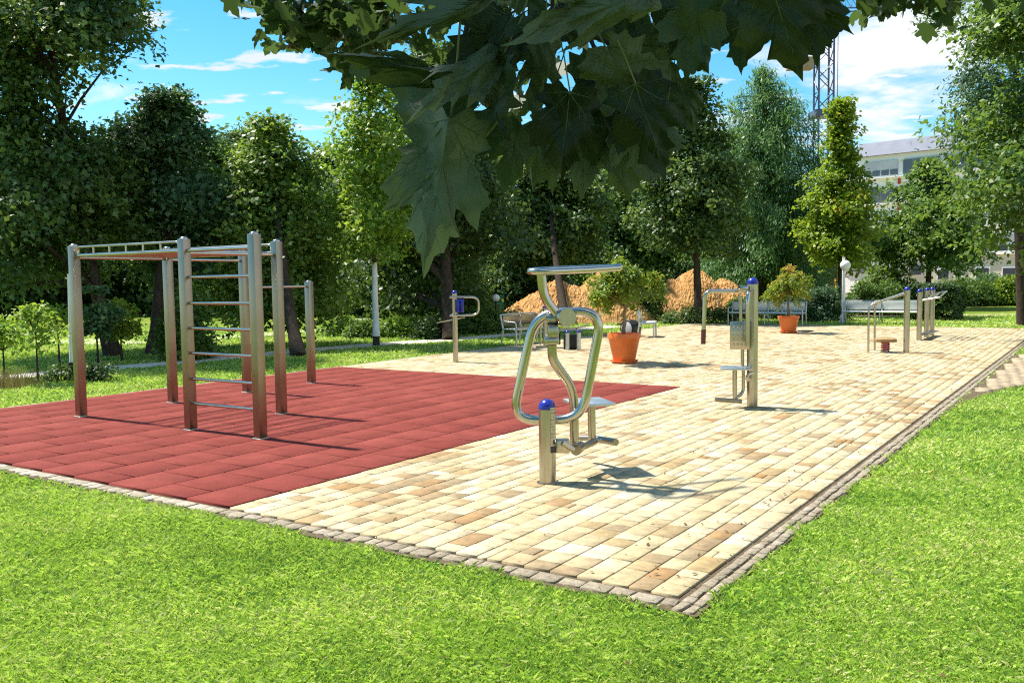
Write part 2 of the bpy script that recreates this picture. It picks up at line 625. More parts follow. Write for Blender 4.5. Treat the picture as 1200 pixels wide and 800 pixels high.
# brick path leaving the terrace to the right
BRICK = tint_mat('path_brick', [(0, (0.36, 0.28, 0.18)), (0.5, (0.44, 0.36, 0.24)), (1, (0.30, 0.22, 0.15))], nscale=8, bump=0.3)
near_edge = [(6.6, -0.16), (8.2, -0.22), (9.57, -0.45), (10.8, -0.85), (12.5, -1.7), (14, -2.7), (17, -5.5)]
far_edge = [(21, -5.5), (18, -2.2), (16.3, -0.5), (16.0, -0.16)]
PATH_R = [uv(*p) for p in near_edge + far_edge]
flat_poly('path', PATH_R, -0.012, SANDJ)


def in_poly(x, y, poly):
    ins = np.zeros(np.shape(x), bool)
    n = len(poly)
    for i in range(n):
        x0, y0, x1, y1 = poly[i][0], poly[i][1], poly[i - 1][0], poly[i - 1][1]
        cond = ((y0 > y) != (y1 > y)) & (x < (x1 - x0) * (y - y0) / (y1 - y0 + 1e-12) + x0)
        ins ^= cond
    return ins


def rot_cells(ang, poly, w, L, step):
    """brick cells laid at an angle inside a polygon, in terrace coordinates"""
    ca, sa = math.cos(ang), math.sin(ang)
    res_v, res_f, ts = [], [], []
    pl = [to_uv(p) for p in poly]
    i0 = 0
    for a in range(-80, 160):
        for b_ in range(-120, 120):
            off = (L / 2 if b_ % 2 else 0)
            x0, y0 = a * L + off, b_ * w
            q = [(x0 + .004, y0 + .004), (x0 + L - .004, y0 + .004), (x0 + L - .004, y0 + w - .004), (x0 + .004, y0 + w - .004)]
            q = [(p[0] * ca - p[1] * sa + 8, p[0] * sa + p[1] * ca) for p in q]
            if all(bool(in_poly(np.array(p[0]), np.array(p[1]), pl)) for p in q):
                z = -0.004 + random.uniform(-.002, .002)
                k = len(res_v)
                res_v += [uv(p[0], p[1], z - .02) for p in q] + [uv(p[0], p[1], z) for p in q]
                res_f += [(k + 4, k + 7, k + 6, k + 5)[::-1]] + [(k + j, k + (j + 1) % 4, k + 4 + (j + 1) % 4, k + 4 + j) for j in range(4)]
                ts += [random.random()] * 5
    if res_f:
        tag(np_mesh('path_bricks', np.array([tuple(p) for p in res_v]), np.array(res_f), ts, [BRICK]), kind='structure')


rot_cells(rad(-38), PATH_R, 0.11, 0.22, 0)

# pale gravel path across the left lawn and the sandy one behind the terrace
PALE = noise_mat('pale_gravel', [(0.3, (0.50, 0.45, 0.37)), (0.7, (0.64, 0.60, 0.52))], 6, rough=0.95, bump=0.3, bscale=120)
DIRTP = noise_mat('sandy_path', [(0.3, (0.30, 0.22, 0.14)), (0.7, (0.44, 0.34, 0.23))], 2, rough=0.95, bump=0.3, bscale=80)


def strip(name, pts, w, z, mat):
    pts = [Vector((p[0], p[1], 0)) for p in pts]
    vs = []
    for i, p in enumerate(pts):
        t = (pts[min(i + 1, len(pts) - 1)] - pts[max(i - 1, 0)]).normalized()
        nn = Vector((-t.y, t.x, 0)) * (w / 2)
        vs += [p + nn + Vector((0, 0, z)), p - nn + Vector((0, 0, z))]
    fs = [(2 * i, 2 * i + 1, 2 * i + 3, 2 * i + 2) for i in range(len(pts) - 1)]
    o = MB().add(vs, fs).build(name, mat)
    if o.data.polygons[0].normal.z < 0: o.data.flip_normals()
    return tag(o, kind='structure'), pts


PATHL = [(-12.5, 13.5), ground(20, 440), ground(110, 432), ground(200, 425), ground(330, 412), ground(440, 403), ground(540, 396.5), (0.9, 27.2), (3.5, 30.0)]
strip('path', PATHL, 1.0, -0.012, PALE)
strip('path', [ground(60, 398), ground(150, 401), ground(185, 399.5), (-8.5, 27.5), (-5, 31)], 1.6, -0.010, PALE)
strip('path', [(11, 36.5), ground(1110, 369), ground(1200, 368), (30, 33.0)], 1.3, -0.012, DIRTP)

flat_poly('bounce_sheet', [(22, 56), (70, 44), (110, 60), (110, 140), (40, 140), (18, 75)], -0.016, DIRTP)  # sandy sheet added to cut green lawn bounce on the building walls

# grass blades on the lawns
GRASS = leaf_mat('grass_blade', [(0.0, (0.05, 0.15, 0.04)), (0.25, (0.18, 0.35, 0.045)), (0.55, (0.39, 0.60, 0.07)), (0.84, (0.60, 0.71, 0.16)), (1.0, (0.72, 0.66, 0.34))],
                 trans=0.38, tcol=(0.60, 0.80, 0.09), rough=0.42, glossy=0.5, nscale=0.9)


def grass(zones):
    P, Wd, Ht = [], [], []
    pl = np.array([[p.x, p.y] for p in PATH_R])
    pathl = [Vector((p[0], p[1], 0)) for p in PATHL]
    for (y0, y1, dens, w, h) in zones:
        hw = 0.6 * y1 + 1.2
        n = int((y1 - y0) * 2 * hw * dens)
        x = RNG.uniform(-hw, hw, n); y = RNG.uniform(y0, y1, n)
        keep = np.abs(x) < 0.6 * y + 1.2
        du = (x - CORNER.x) * U.x + (y - CORNER.y) * U.y
        dv = (x - CORNER.x) * V.x + (y - CORNER.y) * V.y
        wob = 0.03 * np.sin(du * 9) + 0.03 * np.sin(dv * 7.3) + RNG.normal(0, 0.018, n)
        inside = (du > -0.145 + wob) & (dv > -0.145 + wob) & (du < LU + .02) & (dv < LV + 0.12 + wob)
        keep &= ~inside
        keep &= ~in_poly(x + RNG.normal(0, .03, n), y + RNG.normal(0, .03, n), pl)
        for i in range(len(pathl) - 1):
            a, b = pathl[i], pathl[i + 1]
            t = np.clip(((x - a.x) * (b.x - a.x) + (y - a.y) * (b.y - a.y)) / ((b - a).length ** 2), 0, 1)
            d = np.hypot(x - a.x - t * (b.x - a.x), y - a.y - t * (b.y - a.y))
            keep &= d > 0.49 + RNG.normal(0, 0.03, n)
        x, y = x[keep], y[keep]
        P.append(np.stack([x, y], 1))
        Wd.append(np.full(len(x), w)); Ht.append(np.full(len(x), h))
    P = np.concatenate(P); Wd = np.concatenate(Wd); Ht = np.concatenate(Ht)
    n = len(P)
    clump = np.sin(P[:, 0] * 5.3 + 1.7 * np.sin(P[:, 1] * 3.1)) * np.sin(P[:, 1] * 4.7 + 1.3 * np.sin(P[:, 0] * 3.7))
    fine = np.sin(P[:, 0] * 31 + 2 * np.sin(P[:, 1] * 17)) * np.sin(P[:, 1] * 27 + 2 * np.sin(P[:, 0] * 19))
    ang = RNG.uniform(0, 2 * np.pi, n)
    h = Ht * RNG.uniform(0.5, 1.25, n) * (1 + 0.2 * clump + 0.25 * fine)
    lean = RNG.uniform(0.3, 1.6, n) * h
    la = ang + RNG.normal(0, 0.9, n) + fine * 1.5
    dx, dy = np.cos(ang + np.pi / 2), np.sin(ang + np.pi / 2)
    w = Wd * RNG.uniform(0.7, 1.4, n)
    vs = np.zeros((n, 4, 3))
    vs[:, 0] = np.stack([P[:, 0] - dx * w / 2, P[:, 1] - dy * w / 2, np.full(n, -0.026)], 1)
    vs[:, 1] = np.stack([P[:, 0] + dx * w / 2, P[:, 1] + dy * w / 2, np.full(n, -0.026)], 1)
    mx_, my_ = P[:, 0] + np.cos(la) * lean * .4, P[:, 1] + np.sin(la) * lean * .4
    vs[:, 2] = np.stack([mx_ + dx * w * .4, my_ + dy * w * .4, -0.026 + h * .7], 1)
    vs[:, 3] = np.stack([P[:, 0] + np.cos(la) * lean, P[:, 1] + np.sin(la) * lean, -0.026 + h * .95], 1)
    fs = np.arange(n * 4).reshape(n, 4)
    t = np.clip(RNG.normal(0.46, 0.30, n) + 0.07 * clump + 0.10 * fine, 0, 1)
    big = np.sin(P[:, 0] * 1.1 + 1.9 * np.sin(P[:, 1] * .8)) * np.sin(P[:, 1] * 1.3 + 1.4 * np.sin(P[:, 0] * .9))
    t = np.clip(t + .09 * big, 0, 1)
    dry = RNG.random(n) < 0.04 + .10 * np.clip(big - .45, 0, 1) + .06 * (fine > .8)
    t[dry] = RNG.uniform(0.85, 1, dry.sum())
    weed = (np.sin(P[:, 0] * 2.3 + 5) * np.sin(P[:, 1] * 2.9 + 1.3 * np.sin(P[:, 0] * 1.7)) > .72) & (RNG.random(n) < .7)
    t[weed] *= .6
    o = np_mesh('grass', vs.reshape(-1, 3), fs, t, [GRASS])
    tag(o, 'short bright green lawn grass around the paved terrace', 'grass', kind='stuff')


grass([(2.2, 4.2, 21000, .0030, .030), (4.2, 7, 11500, .0040, .032), (7, 12, 3600, .0068, .036), (12, 20, 900, .012, .05), (20, 34, 260, .02, .06)])

# crumbs of leaf and twig on the paving
LITTER = noise_mat('dry_leaf', [(0.3, (0.03, 0.02, 0.01)), (0.7, (0.16, 0.09, 0.03))], 3, rough=0.9)
n = 420
lu = np.concatenate([RNG.uniform(0, 18, 250), RNG.uniform(0.0, 9, n - 250)])
lv = np.concatenate([RNG.uniform(0, 10, 250), np.abs(RNG.normal(0, 0.35, n - 250))])
vs = []
for i in range(n):
    p = uv(lu[i], lv[i], 0.009) if i % 4 else uv(-random.uniform(.2, 3), random.uniform(-2, 7), .006)
    a = random.uniform(0, 6.28); s = random.uniform(0.006, 0.022)
    d1 = Vector((math.cos(a), math.sin(a), random.uniform(0, .5))) * s
    d2 = Vector((-math.sin(a), math.cos(a), random.uniform(0, .4))) * s * 0.5
    vs += [p - d1, p - d2 + Vector((0, 0, .003)), p + d1, p + d2]
tag(np_mesh('leaf_litter', np.array([tuple(q) for q in vs]), np.arange(n * 4).reshape(n, 4), None, [LITTER]),
    'scattered dry leaf crumbs lying on the paving', 'leaf litter', kind='stuff')


# ------------------------------------------------------------------ trees
def leaves_np(centers, r, per, size, flat=0.6, droop=0.0, crown_c=None, tint_mu=0.5, tint_sd=0.15, aspect=0.75, upbias=0.6, hexa=False):
    """clusters of small folded leaves round the given centres"""
    nC = len(centers)
    C = np.repeat(centers, per, 0)
    n = len(C)
    off = np.clip(RNG.normal(0, 1, (n, 3)), -2.1, 2.1) * r * .84
    off[:, 2] *= flat
    if crown_c is not None:
        o = C - crown_c
        o[:, 2] *= 0.3
        o /= np.linalg.norm(o, axis=1, keepdims=True) + 1e-6
        off[:, 2] -= (off * o).sum(1) * 0.45           # sprays dip outwards
        if droop: off[:, 2] -= np.abs(RNG.normal(0, droop, n))
    else:
        o = RNG.normal(0, 1, (n, 3))
    p = C + off
    nrm = RNG.normal(0, 1, (n, 3)) * 0.5 + o * 0.4
    nrm[:, 2] += upbias
    nrm /= np.linalg.norm(nrm, axis=1, keepdims=True)
    d = RNG.normal(0, 1, (n, 3)) + o * 0.5
    d[:, 2] -= 0.6 + 2.5 * (droop > 0)
    d -= nrm * (d * nrm).sum(1, keepdims=True)
    d /= np.linalg.norm(d, axis=1, keepdims=True)
    s = np.cross(nrm, d)
    sz = size * RNG.uniform(0.6, 1.3, (n, 1))
    w = sz * aspect * 0.5
    dip = nrm * sz * 0.12
    tint = np.clip(np.repeat(RNG.normal(tint_mu, tint_sd, nC), per) + RNG.normal(0, 0.10, n), 0, 1)
    if hexa:
        vs = np.stack([p - d * sz * .5, p - d * sz * .1 + s * w * 1.1 - dip, p + d * sz * .12 + s * w * .55, p + d * sz * .6 - dip,
                       p + d * sz * .12 - s * w * .55, p - d * sz * .1 - s * w * 1.1 - dip], 1)
        f = np.arange(n * 6).reshape(n, 6)
    else:
        vs = np.stack([p - d * sz * .5, p + s * w - dip, p + d * sz * .55, p - s * w - dip], 1)
        f = np.arange(n * 4).reshape(n, 4)
    return vs.reshape(-1, 3), f, tint


def crown_centres(base, prof, z0, z1, nclump, bias=0.5, lump=0.35, seed=0, gap=-0.25, spread=0.27, flatb=0.42):
    """prof: list of (fraction of crown height, radius); clumps gather on boughs so that the outline is uneven"""
    rng = np.random.default_rng(seed)
    fr = np.array([p[0] for p in prof]); rr = np.array([p[1] for p in prof])
    so = seed * 3.71
    rmax = rr.max()
    nb = max(7, int(nclump / 8.5))
    if rmax < 1.0: gap = -9
    bs = []
    tries = 0
    while len(bs) < nb and tries < nb * 60:
        tries += 1
        t = rng.random()
        R = np.interp(t, fr, rr)
        if rng.random() > (R / rmax) ** 1.2 + 0.06: continue
        a = rng.uniform(0, 2 * np.pi)
        k = R * (1 + lump * mnoise.noise((math.cos(a) * 1.3 + so, math.sin(a) * 1.3, t * 3.0)) * 1.6)
        q = k * rng.random() ** bias * 0.92
        z = z0 + (z1 - z0) * t
        x, y = math.cos(a) * q, math.sin(a) * q
        if mnoise.noise((x * 0.55 + so, y * 0.55, z * 0.6)) < gap: continue
        bs.append((x, y, z, (0.35 + 0.65 * R / rmax) * rmax * spread * rng.uniform(.7, 1.3)))
    out = []
    per = max(3, int(nclump / max(1, len(bs))))
    for (x, y, z, rb) in bs:
        o = np.array([x, y]) / (math.hypot(x, y) + 1e-6)
        for _ in range(per):
            d = np.clip(rng.normal(0, 1, 3), -1.9, 1.9) * rb * np.array([.8, .8, flatb])
            d[2] -= .35 * (d[0] * o[0] + d[1] * o[1])
            out.append((base[0] + x + d[0], base[1] + y + d[1], max(z0 * .9, z + d[2])))
    if rmax > 1:
        for _ in range(max(5, nclump // 45)):
            t = rng.uniform(.86, 1.0)
            out.append((base[0] + rng.normal(0, .12), base[1] + rng.normal(0, .12), z0 + (z1 - z0) * t))
    return np.array(out)


LEAF_DARK = leaf_mat('dark_leaves', [(0.0, (0.020, 0.052, 0.014)), (0.5, (0.058, 0.120, 0.026)), (1.0, (0.16, 0.235, 0.045))], 0.32, (0.24, 0.36, 0.05))
LEAF_COOL = leaf_mat('cool_leaves', [(0.0, (0.022, 0.056, 0.024)), (0.5, (0.060, 0.128, 0.048)), (1.0, (0.16, 0.24, 0.09))], 0.32, (0.20, 0.36, 0.09))
LEAF_MID = leaf_mat('mid_leaves', [(0.0, (0.034, 0.085, 0.018)), (0.5, (0.090, 0.175, 0.030)), (1.0, (0.21, 0.29, 0.05))], 0.38, (0.32, 0.48, 0.05))
LEAF_BRIGHT = leaf_mat('bright_leaves', [(0.0, (0.055, 0.13, 0.018)), (0.5, (0.125, 0.24, 0.026)), (1.0, (0.29, 0.36, 0.04))], 0.44, (0.40, 0.60, 0.05))
LEAF_YEL = leaf_mat('yellow_leaves', [(0.0, (0.07, 0.14, 0.012)), (0.45, (0.16, 0.26, 0.02)), (0.8, (0.28, 0.36, 0.03)), (1.0, (0.42, 0.37, 0.03))], 0.45, (0.46, 0.58, 0.03))
LEAF_FEATHER = leaf_mat('feathery_leaves', [(0.0, (0.036, 0.10, 0.034)), (0.5, (0.080, 0.18, 0.056)), (1.0, (0.15, 0.26, 0.08))], 0.38, (0.25, 0.46, 0.10))
LEAF_PALE = leaf_mat('pale_leaves', [(0.0, (0.07, 0.12, 0.07)), (0.5, (0.14, 0.20, 0.13)), (1.0, (0.24, 0.30, 0.22))], 0.25, (0.2, 0.3, 0.14))


def branch_centres(base, prof, z0, z1, nb, slope, sag, seed, wide=.10, dens=5.5):
    """boughs leaving the trunk one above the other, with clumps strung along them"""
    rng = random.Random(seed)
    fr = [p[0] for p in prof]; rr = [p[1] for p in prof]
    out, lines = [], []
    for i in range(nb):
        t = (i + rng.random()) / nb
        R = float(np.interp(t, fr, rr)) * rng.uniform(.65, 1.15)
        a = i * 2.4 + rng.uniform(-.5, .5)
        rise = slope * rng.uniform(.6, 1.3)
        zt = z0 + (z1 - z0) * t
        zb = max(.3, zt - R * rise * .7)
        pts = []
        for k in range(6):
            q = k / 5
            aa = a + .25 * q * math.sin(i)
            pts.append(Vector((base[0] + math.cos(aa) * R * q, base[1] + math.sin(aa) * R * q, zb + R * rise * q - sag * R * q ** 2.5)))
        lines.append(pts)
        m = max(3, int(R * dens))
        for k in range(m):
            q = .25 + .75 * (k + rng.random()) / m
            j = min(4, int(q * 5)); p = pts[j].lerp(pts[j + 1], q * 5 - j)
            w = wide * (1.2 + R * .5)
            out.append((p.x + rng.gauss(0, w), p.y + rng.gauss(0, w), p.z + rng.gauss(0, w * .7)))
    for k in range(6):
        out.append((base[0] + rng.gauss(0, .06), base[1] + rng.gauss(0, .06), z0 + (z1 - z0) * rng.uniform(.93, 1.02)))
    return np.array(out), lines


def make_tree(name, label, base, prof, z0, z1, nclump, per, size, mat, clump=0.34, trunk_r=0.14, bark=None, cat='tree', seed=1,
              flat=0.6, droop=0.0, bias=0.5, lump=0.35, gap=-0.25, lean=(0, 0), trunk_top=None, limbs=26, aspect=0.75, tint_mu=0.5,
              tint_sd=0.15, group=None, centre=None, trunk=True, hexa=False, wash=None, boughs=None):
    base = Vector((base[0], base[1], -0.02))
    root = empty(name, base, label, cat, group)
    ctr = Vector((centre[0], centre[1], 0)) if centre else base + Vector((lean[0], lean[1], 0))
    lines = []
    if boughs:
        cs, lines = branch_centres(ctr, prof, z0, z1, *boughs[:3], seed, *boughs[3:])
    else:
        cs = crown_centres(ctr, prof, z0, z1, nclump, bias, lump, seed, gap)
    cc = np.array([ctr.x, ctr.y, z0 + (z1 - z0) * 0.45])
    vs, f, t = leaves_np(cs, clump, per, size, flat, droop, cc, tint_mu, tint_sd, aspect, hexa=hexa)
    np_mesh('crown', vs, f, t, [mat], root)
    if trunk:
        bark = bark or BARK
        mb = MB()
        tt = trunk_top or (z0 + (z1 - z0) * 0.8)
        rng = random.Random(seed)
        pts, rs = [], []
        N = 9
        for i in range(N + 1):
            k = i / N
            w = 0.10 * trunk_r * 4 * k
            pts.append(Vector((base.x + (ctr.x - base.x) * k ** 0.8 + rng.uniform(-w, w), base.y + (ctr.y - base.y) * k ** 0.8 + rng.uniform(-w, w), -0.05 + (tt + 0.05) * k)))
            rs.append(trunk_r * (1.25 if i == 0 else 1.0) * (1 - 0.82 * k))
        mb.tube(pts, rs, 10)
        for ln_ in lines:
            r0 = max(.008, trunk_r * .2)
            mb.tube(ln_, [r0 * (1 - .16 * k) for k in range(6)], 5, caps=False)
        if len(cs) and not lines:
            idx = rng.sample(range(len(cs)), min(limbs, len(cs)))
            for i in idx:
                e = Vector(cs[i])
                zz = max(z0 * 0.75 + 0.1, min(tt * 0.95, e.z - (e - Vector((ctr.x, ctr.y, e.z))).length * rng.uniform(0.4, 0.8)))
                k = (zz + 0.05) / (tt + 0.05)
                j = min(N - 1, max(0, int(k * N)))
                s = pts[j].lerp(pts[j + 1], min(1, max(0, k * N - j)))
                r0 = max(0.012, rs[j] * 0.42)
                mid = s.lerp(e, 0.5) + Vector((0, 0, (e - s).length * (0.10 if not droop else 0.04)))
                mb.tube([s, s.lerp(mid, .5) + Vector((rng.uniform(-.04, .04), rng.uniform(-.04, .04), 0)), mid, e], [r0, r0 * .8, r0 * .55, r0 * .2], 5, caps=False)
        tr = mb.build('trunk', bark, root)
        if wash:
            zb, zt, mw = wash
            b2 = MB()
            pp = [pts[0].lerp(pts[-1], 0)]
            def pa(z):
                k = (z + .05) / (tt + .05) * N
                j = min(N - 1, int(k)); return pts[j].lerp(pts[j + 1], k - j), rs[j] + (rs[j + 1] - rs[j]) * (k - j)
            zs = [zb + (zt - zb) * i / 8 for i in range(9)]
            b2.tube([pa(z)[0] for z in zs], [pa(z)[1] + .012 for z in zs], 12)
            b2.build('trunk_wrap', mw, root)
    return root


def zat(px, py, Y):
    return at(px, py, Y).z


def xat(px, Y, py=340):
    return at(px, py, Y).x


ROUND = [(0, .35), (.15, .8), (.4, 1), (.65, .9), (.85, .6), (1, .15)]
CONE = [(0, .55), (.12, .95), (.3, 1), (.55, .72), (.8, .38), (1, .06)]
TALL = [(0, .5), (.2, .95), (.5, 1), (.75, .75), (.92, .4), (1, .1)]
SKIRT = [(0, .9), (.2, 1), (.5, .95), (.8, .65), (1, .15)]


def pr(p, r):
    return [(a, b * r) for a, b in p]


# left: tall dark maples
make_tree('maple_tree', 'tallest dark maple at the left edge, rising out of the picture', ground(133, 416), pr(TALL, 2.3), 1.75, 10.6, 560, 95, .135, LEAF_DARK,
          clump=.36, trunk_r=.17, seed=11, centre=(xat(62, 20.5), 20.5), lump=.5, gap=-.18, limbs=60, hexa=True)
make_tree('maple_tree', 'dark maple behind the climbing frame, beside the tallest left tree', ground(179, 414), pr(ROUND, 1.6), 1.6, zat(205, 112, 23), 300, 75, .135, LEAF_COOL,
          clump=.34, trunk_r=.16, seed=12, centre=(xat(206, 22.5), 22.5), lump=.55, limbs=40, tint_mu=.42, hexa=True)
make_tree('linden_tree', 'bushy green tree on a leaning dark trunk behind the low bar', ground(350, 417), pr(SKIRT, 1.8), .9, zat(310, 140, 22.5), 360, 58, .13, LEAF_MID,
          clump=.32, trunk_r=.15, seed=13, centre=(xat(316, 22.5), 23.0), boughs=(60, .55, .30, .11, 6), tint_mu=.72, tint_sd=.2)
make_tree('young_maple', 'young bright green maple with a white painted trunk', ground(441, 404), pr(CONE, 1.6), zat(441, 286, 22.9), zat(432, 84, 22.9), 260, 38, .125, LEAF_BRIGHT,
          clump=.24, trunk_r=.075, seed=14, boughs=(54, .75, .15), tint_mu=.5, tint_sd=.22, hexa=True, wash=(.22, zat(441, 308, 22.9), WHITEWASH))

# dark trees in the middle
make_tree('maple_tree', 'dark maple behind the post with blue pads', ground(528, 397), pr(SKIRT, 2.3), .9, 8.6, 420, 80, .16, LEAF_DARK, clump=.42, trunk_r=.2, seed=15, centre=(xat(515, 28), 28.0), limbs=36, tint_mu=.35)
make_tree('maple_tree', 'dark round maple whose trunk stands at the front of the soil heap', (xat(664, 30.8), 30.8), pr(ROUND, 3.0), 2.5, zat(640, 155, 37), 470, 85, .175, LEAF_DARK, clump=.36, trunk_r=.17, seed=16, centre=(xat(640, 37.5), 37.5), boughs=(60, .45, .35, .14, 4.2), tint_mu=.6, tint_sd=.2)
make_tree('maple_tree', 'dark low skirted tree between white trunk and blue padded post', (xat(482, 31), 31), pr(SKIRT, 2.4), .6, 7.2, 330, 80, .17, LEAF_DARK, clump=.46, trunk_r=.2, seed=17, limbs=20, tint_mu=.3)
make_tree('maple_tree', 'broad dark tree left of the soil heap', (xat(575, 41), 41), pr(SKIRT, 3.2), .8, 8.6, 380, 80, .2, LEAF_COOL, clump=.55, trunk_r=.22, seed=18, limbs=20, tint_mu=.45)

make_tree('pear_tree', 'dark upright tree in front of the two soil heaps', ground(819, 379), pr([(0, .8), (.15, 1.1), (.4, 1.15), (.65, .8), (.85, .5), (1, .12)], 1.75), 2.75, zat(815, 100, 32), 430, 62, .15, LEAF_DARK, clump=.30, trunk_r=.15, seed=19, centre=(xat(813, 31.5), 31.5), boughs=(58, .45, .30, .13, 5), tint_mu=.5, tint_sd=.2)
make_tree('feathery_conifer', 'tall feathery conifer with drooping sprays near the crane', (xat(893, 42), 42), pr([(0, .9), (.25, 1), (.5, .92), (.75, .72), (.92, .3), (1, .04)], 3.6), 2.2, zat(893, 78, 42), 430, 52, .26, LEAF_FEATHER,
          clump=.30, trunk_r=.20, seed=20, droop=.42, flat=.9, aspect=.22, boughs=(88, .42, .45), tint_mu=.6, trunk_top=zat(893, 82, 42))
make_tree('young_maple', 'narrow yellow green tree behind the white lamp post', (xat(984, 34.5), 34.5), pr([(0, .6), (.15, 1), (.35, .86), (.6, .52), (.85, .16), (1, .02)], 1.5), zat(984, 304, 34.5), zat(984, 122, 34.5), 270, 54, .155, LEAF_YEL, clump=.26, trunk_r=.09, seed=21, boughs=(64, .6, .2), tint_mu=.40, tint_sd=.2)
make_tree('spreading_tree', 'small spreading tree behind the clipped hedge before the white building', (xat(1088, 41), 41), pr([(0, .75), (.2, 1), (.55, .85), (.8, .55), (1, .12)], 3.0), 2.2, zat(1080, 192, 41), 260, 55, .18, LEAF_MID, clump=.30, trunk_r=.15, seed=22, boughs=(44, .30, .25, .14, 4), tint_mu=.55, tint_sd=.2)
make_tree('maple_tree', 'large green maple hanging in from the right edge', (xat(1290, 19), 19), pr([(0, .35), (.2, .85), (.5, 1), (.8, .9), (1, .5)], 2.5), 1.75, 9.6, 640, 80, .135, LEAF_MID, clump=.36, trunk_r=.25, seed=23, centre=(xat(1292, 19), 19), limbs=60, lump=.45, tint_mu=.30, hexa=True, tint_sd=.2)
make_tree('locust_tree', 'tall blue green tree high behind the right edge maple', (xat(1203, 27), 27), pr(TALL, 1.7), 3.5, 12.5, 260, 80, .15, LEAF_COOL, clump=.38, trunk_r=.2, seed=24, centre=(xat(1178, 27), 27), limbs=30, lump=.5, aspect=.4)
make_tree('poplar_tree', 'pale silvery tree behind the first potted plant', (xat(765, 58), 58), pr(TALL, 2.3), 1.0, zat(765, 200, 58), 220, 70, .24, LEAF_PALE, clump=.5, trunk_r=.2, seed=25, limbs=10)
make_tree('willow_tree', 'soft green tree behind the gap between the soil heaps', (xat(722, 49), 49), pr(ROUND, 2.9), .8, zat(720, 205, 49), 330, 75, .22, LEAF_MID, clump=.5, trunk_r=.2, seed=26, limbs=14, tint_mu=.4)
make_tree('linden_tree', 'green tree behind the seat of the dark upright tree', (xat(850, 52), 52), pr(SKIRT, 3.4), .8, zat(850, 165, 52), 330, 75, .23, LEAF_COOL, clump=.55, trunk_r=.22, seed=27, limbs=14, tint_mu=.5)['label'] = 'green broad tree just left of the feathery conifer, farther back'

# the row of trees closing the view behind
BG = 'trees closing the view at the back of the park'
bgs = [make_tree('background_tree', 'x', (0, 60), pr(SKIRT, 3.8), .5, 8.0, 330, 75, .26, LEAF_DARK, clump=.62, trunk_r=.24, seed=31, limbs=10, group=BG, tint_mu=.45),
       make_tree('background_tree', 'x', (0, 60), pr(ROUND, 3.6), .9, 9.0, 330, 75, .26, LEAF_MID, clump=.6, trunk_r=.24, seed=32, limbs=10, group=BG, tint_mu=.35)]
bg_list = [  # px, Y, kind, scale, label
    (-35, 44, 0, 1.1, 'background tree filling the bottom left corner of the tree line'),
    (40, 48, 1, 1.05, 'background tree behind the bright saplings'),
    (100, 52, 0, 1.1, 'background tree seen between the saplings and the climbing frame'),
    (165, 50, 0, 1.1, 'background tree behind the overhead ladder'),
    (235, 47, 1, 1.05, 'background tree behind the wall bars'),
    (285, 50, 0, 1.2, 'background tree behind the leaning trunk'),
    (395, 46, 0, 1.0, 'background tree just left of the white painted trunk'),
    (450, 44, 0, .95, 'background tree behind the white painted trunk'),
    (550, 50, 0, .95, 'background tree behind the globe lamp'),
    (610, 56, 1, 1.1, 'background tree behind the left soil heap'),
    (690, 60, 0, 1.05, 'background tree behind the right end of the left soil heap'),
    (795, 62, 0, .95, 'background tree behind the right soil heap'),
    (925, 64, 0, .85, 'background tree low to the right of the conifer'),
    (885, 60, 1, .8, 'background tree low behind the conifer trunk'),
]
for i, (px, Y, k, s, lab) in enumerate(bg_list):
    used = [b for b in bgs if b['label'] == 'x']
    o = bgs[k] if bgs[k]['label'] == 'x' else copy_tree(bgs[k])
    o['label'] = lab
    o.location = (xat(px, Y), Y, -0.02)
    o.scale = (s, s, s)
    o.rotation_euler = (0, 0, 1.7 * i)

# saplings on the left lawn
SG = 'saplings on the left lawn'
make_tree('sapling', 'bright lime green sapling nearest the white marker pole', ground(44.6, 449), pr(ROUND, .46), zat(44, 412, 14.8), zat(40, 362, 14.8), 40, 17, .085, LEAF_BRIGHT, clump=.15, trunk_r=.022, seed=41, limbs=22, group=SG, tint_mu=.7, trunk_top=1.1)
make_tree('sapling', 'lime green sapling just right of the nearest one', ground(70, 430), pr(ROUND, .36), zat(70, 400, 17.6), zat(70, 358, 17.6), 34, 18, .085, LEAF_BRIGHT, clump=.16, trunk_r=.024, seed=42, limbs=18, group=SG, tint_mu=.6, trunk_top=1.1)
make_tree('sapling', 'dark green sapling between the frame posts', ground(115, 426), pr(ROUND, .40), zat(115, 402, 18.3), zat(115, 340, 18.3), 46, 30, .10, LEAF_COOL, clump=.16, trunk_r=.026, seed=43, limbs=18, group=SG, tint_mu=.5, trunk_top=1.3)
make_tree('sapling', 'yellow green sapling in front of a dark trunk', ground(143, 423), pr(ROUND, .34), zat(143, 394, 18.8), zat(143, 354, 18.8), 40, 30, .095, LEAF_BRIGHT, clump=.14, trunk_r=.026, seed=44, limbs=18, group=SG, tint_mu=.85, trunk_top=1.2)
make_tree('sapling', 'lime green sapling cut by the left edge of the lawn', (xat(0, 15.5), 15.5), pr(ROUND, .34), zat(2, 408, 15.5), zat(2, 372, 15.5), 30, 17, .095, LEAF_BRIGHT, clump=.16, trunk_r=.022, seed=45, limbs=18, group=SG, tint_mu=.55, trunk_top=.9)


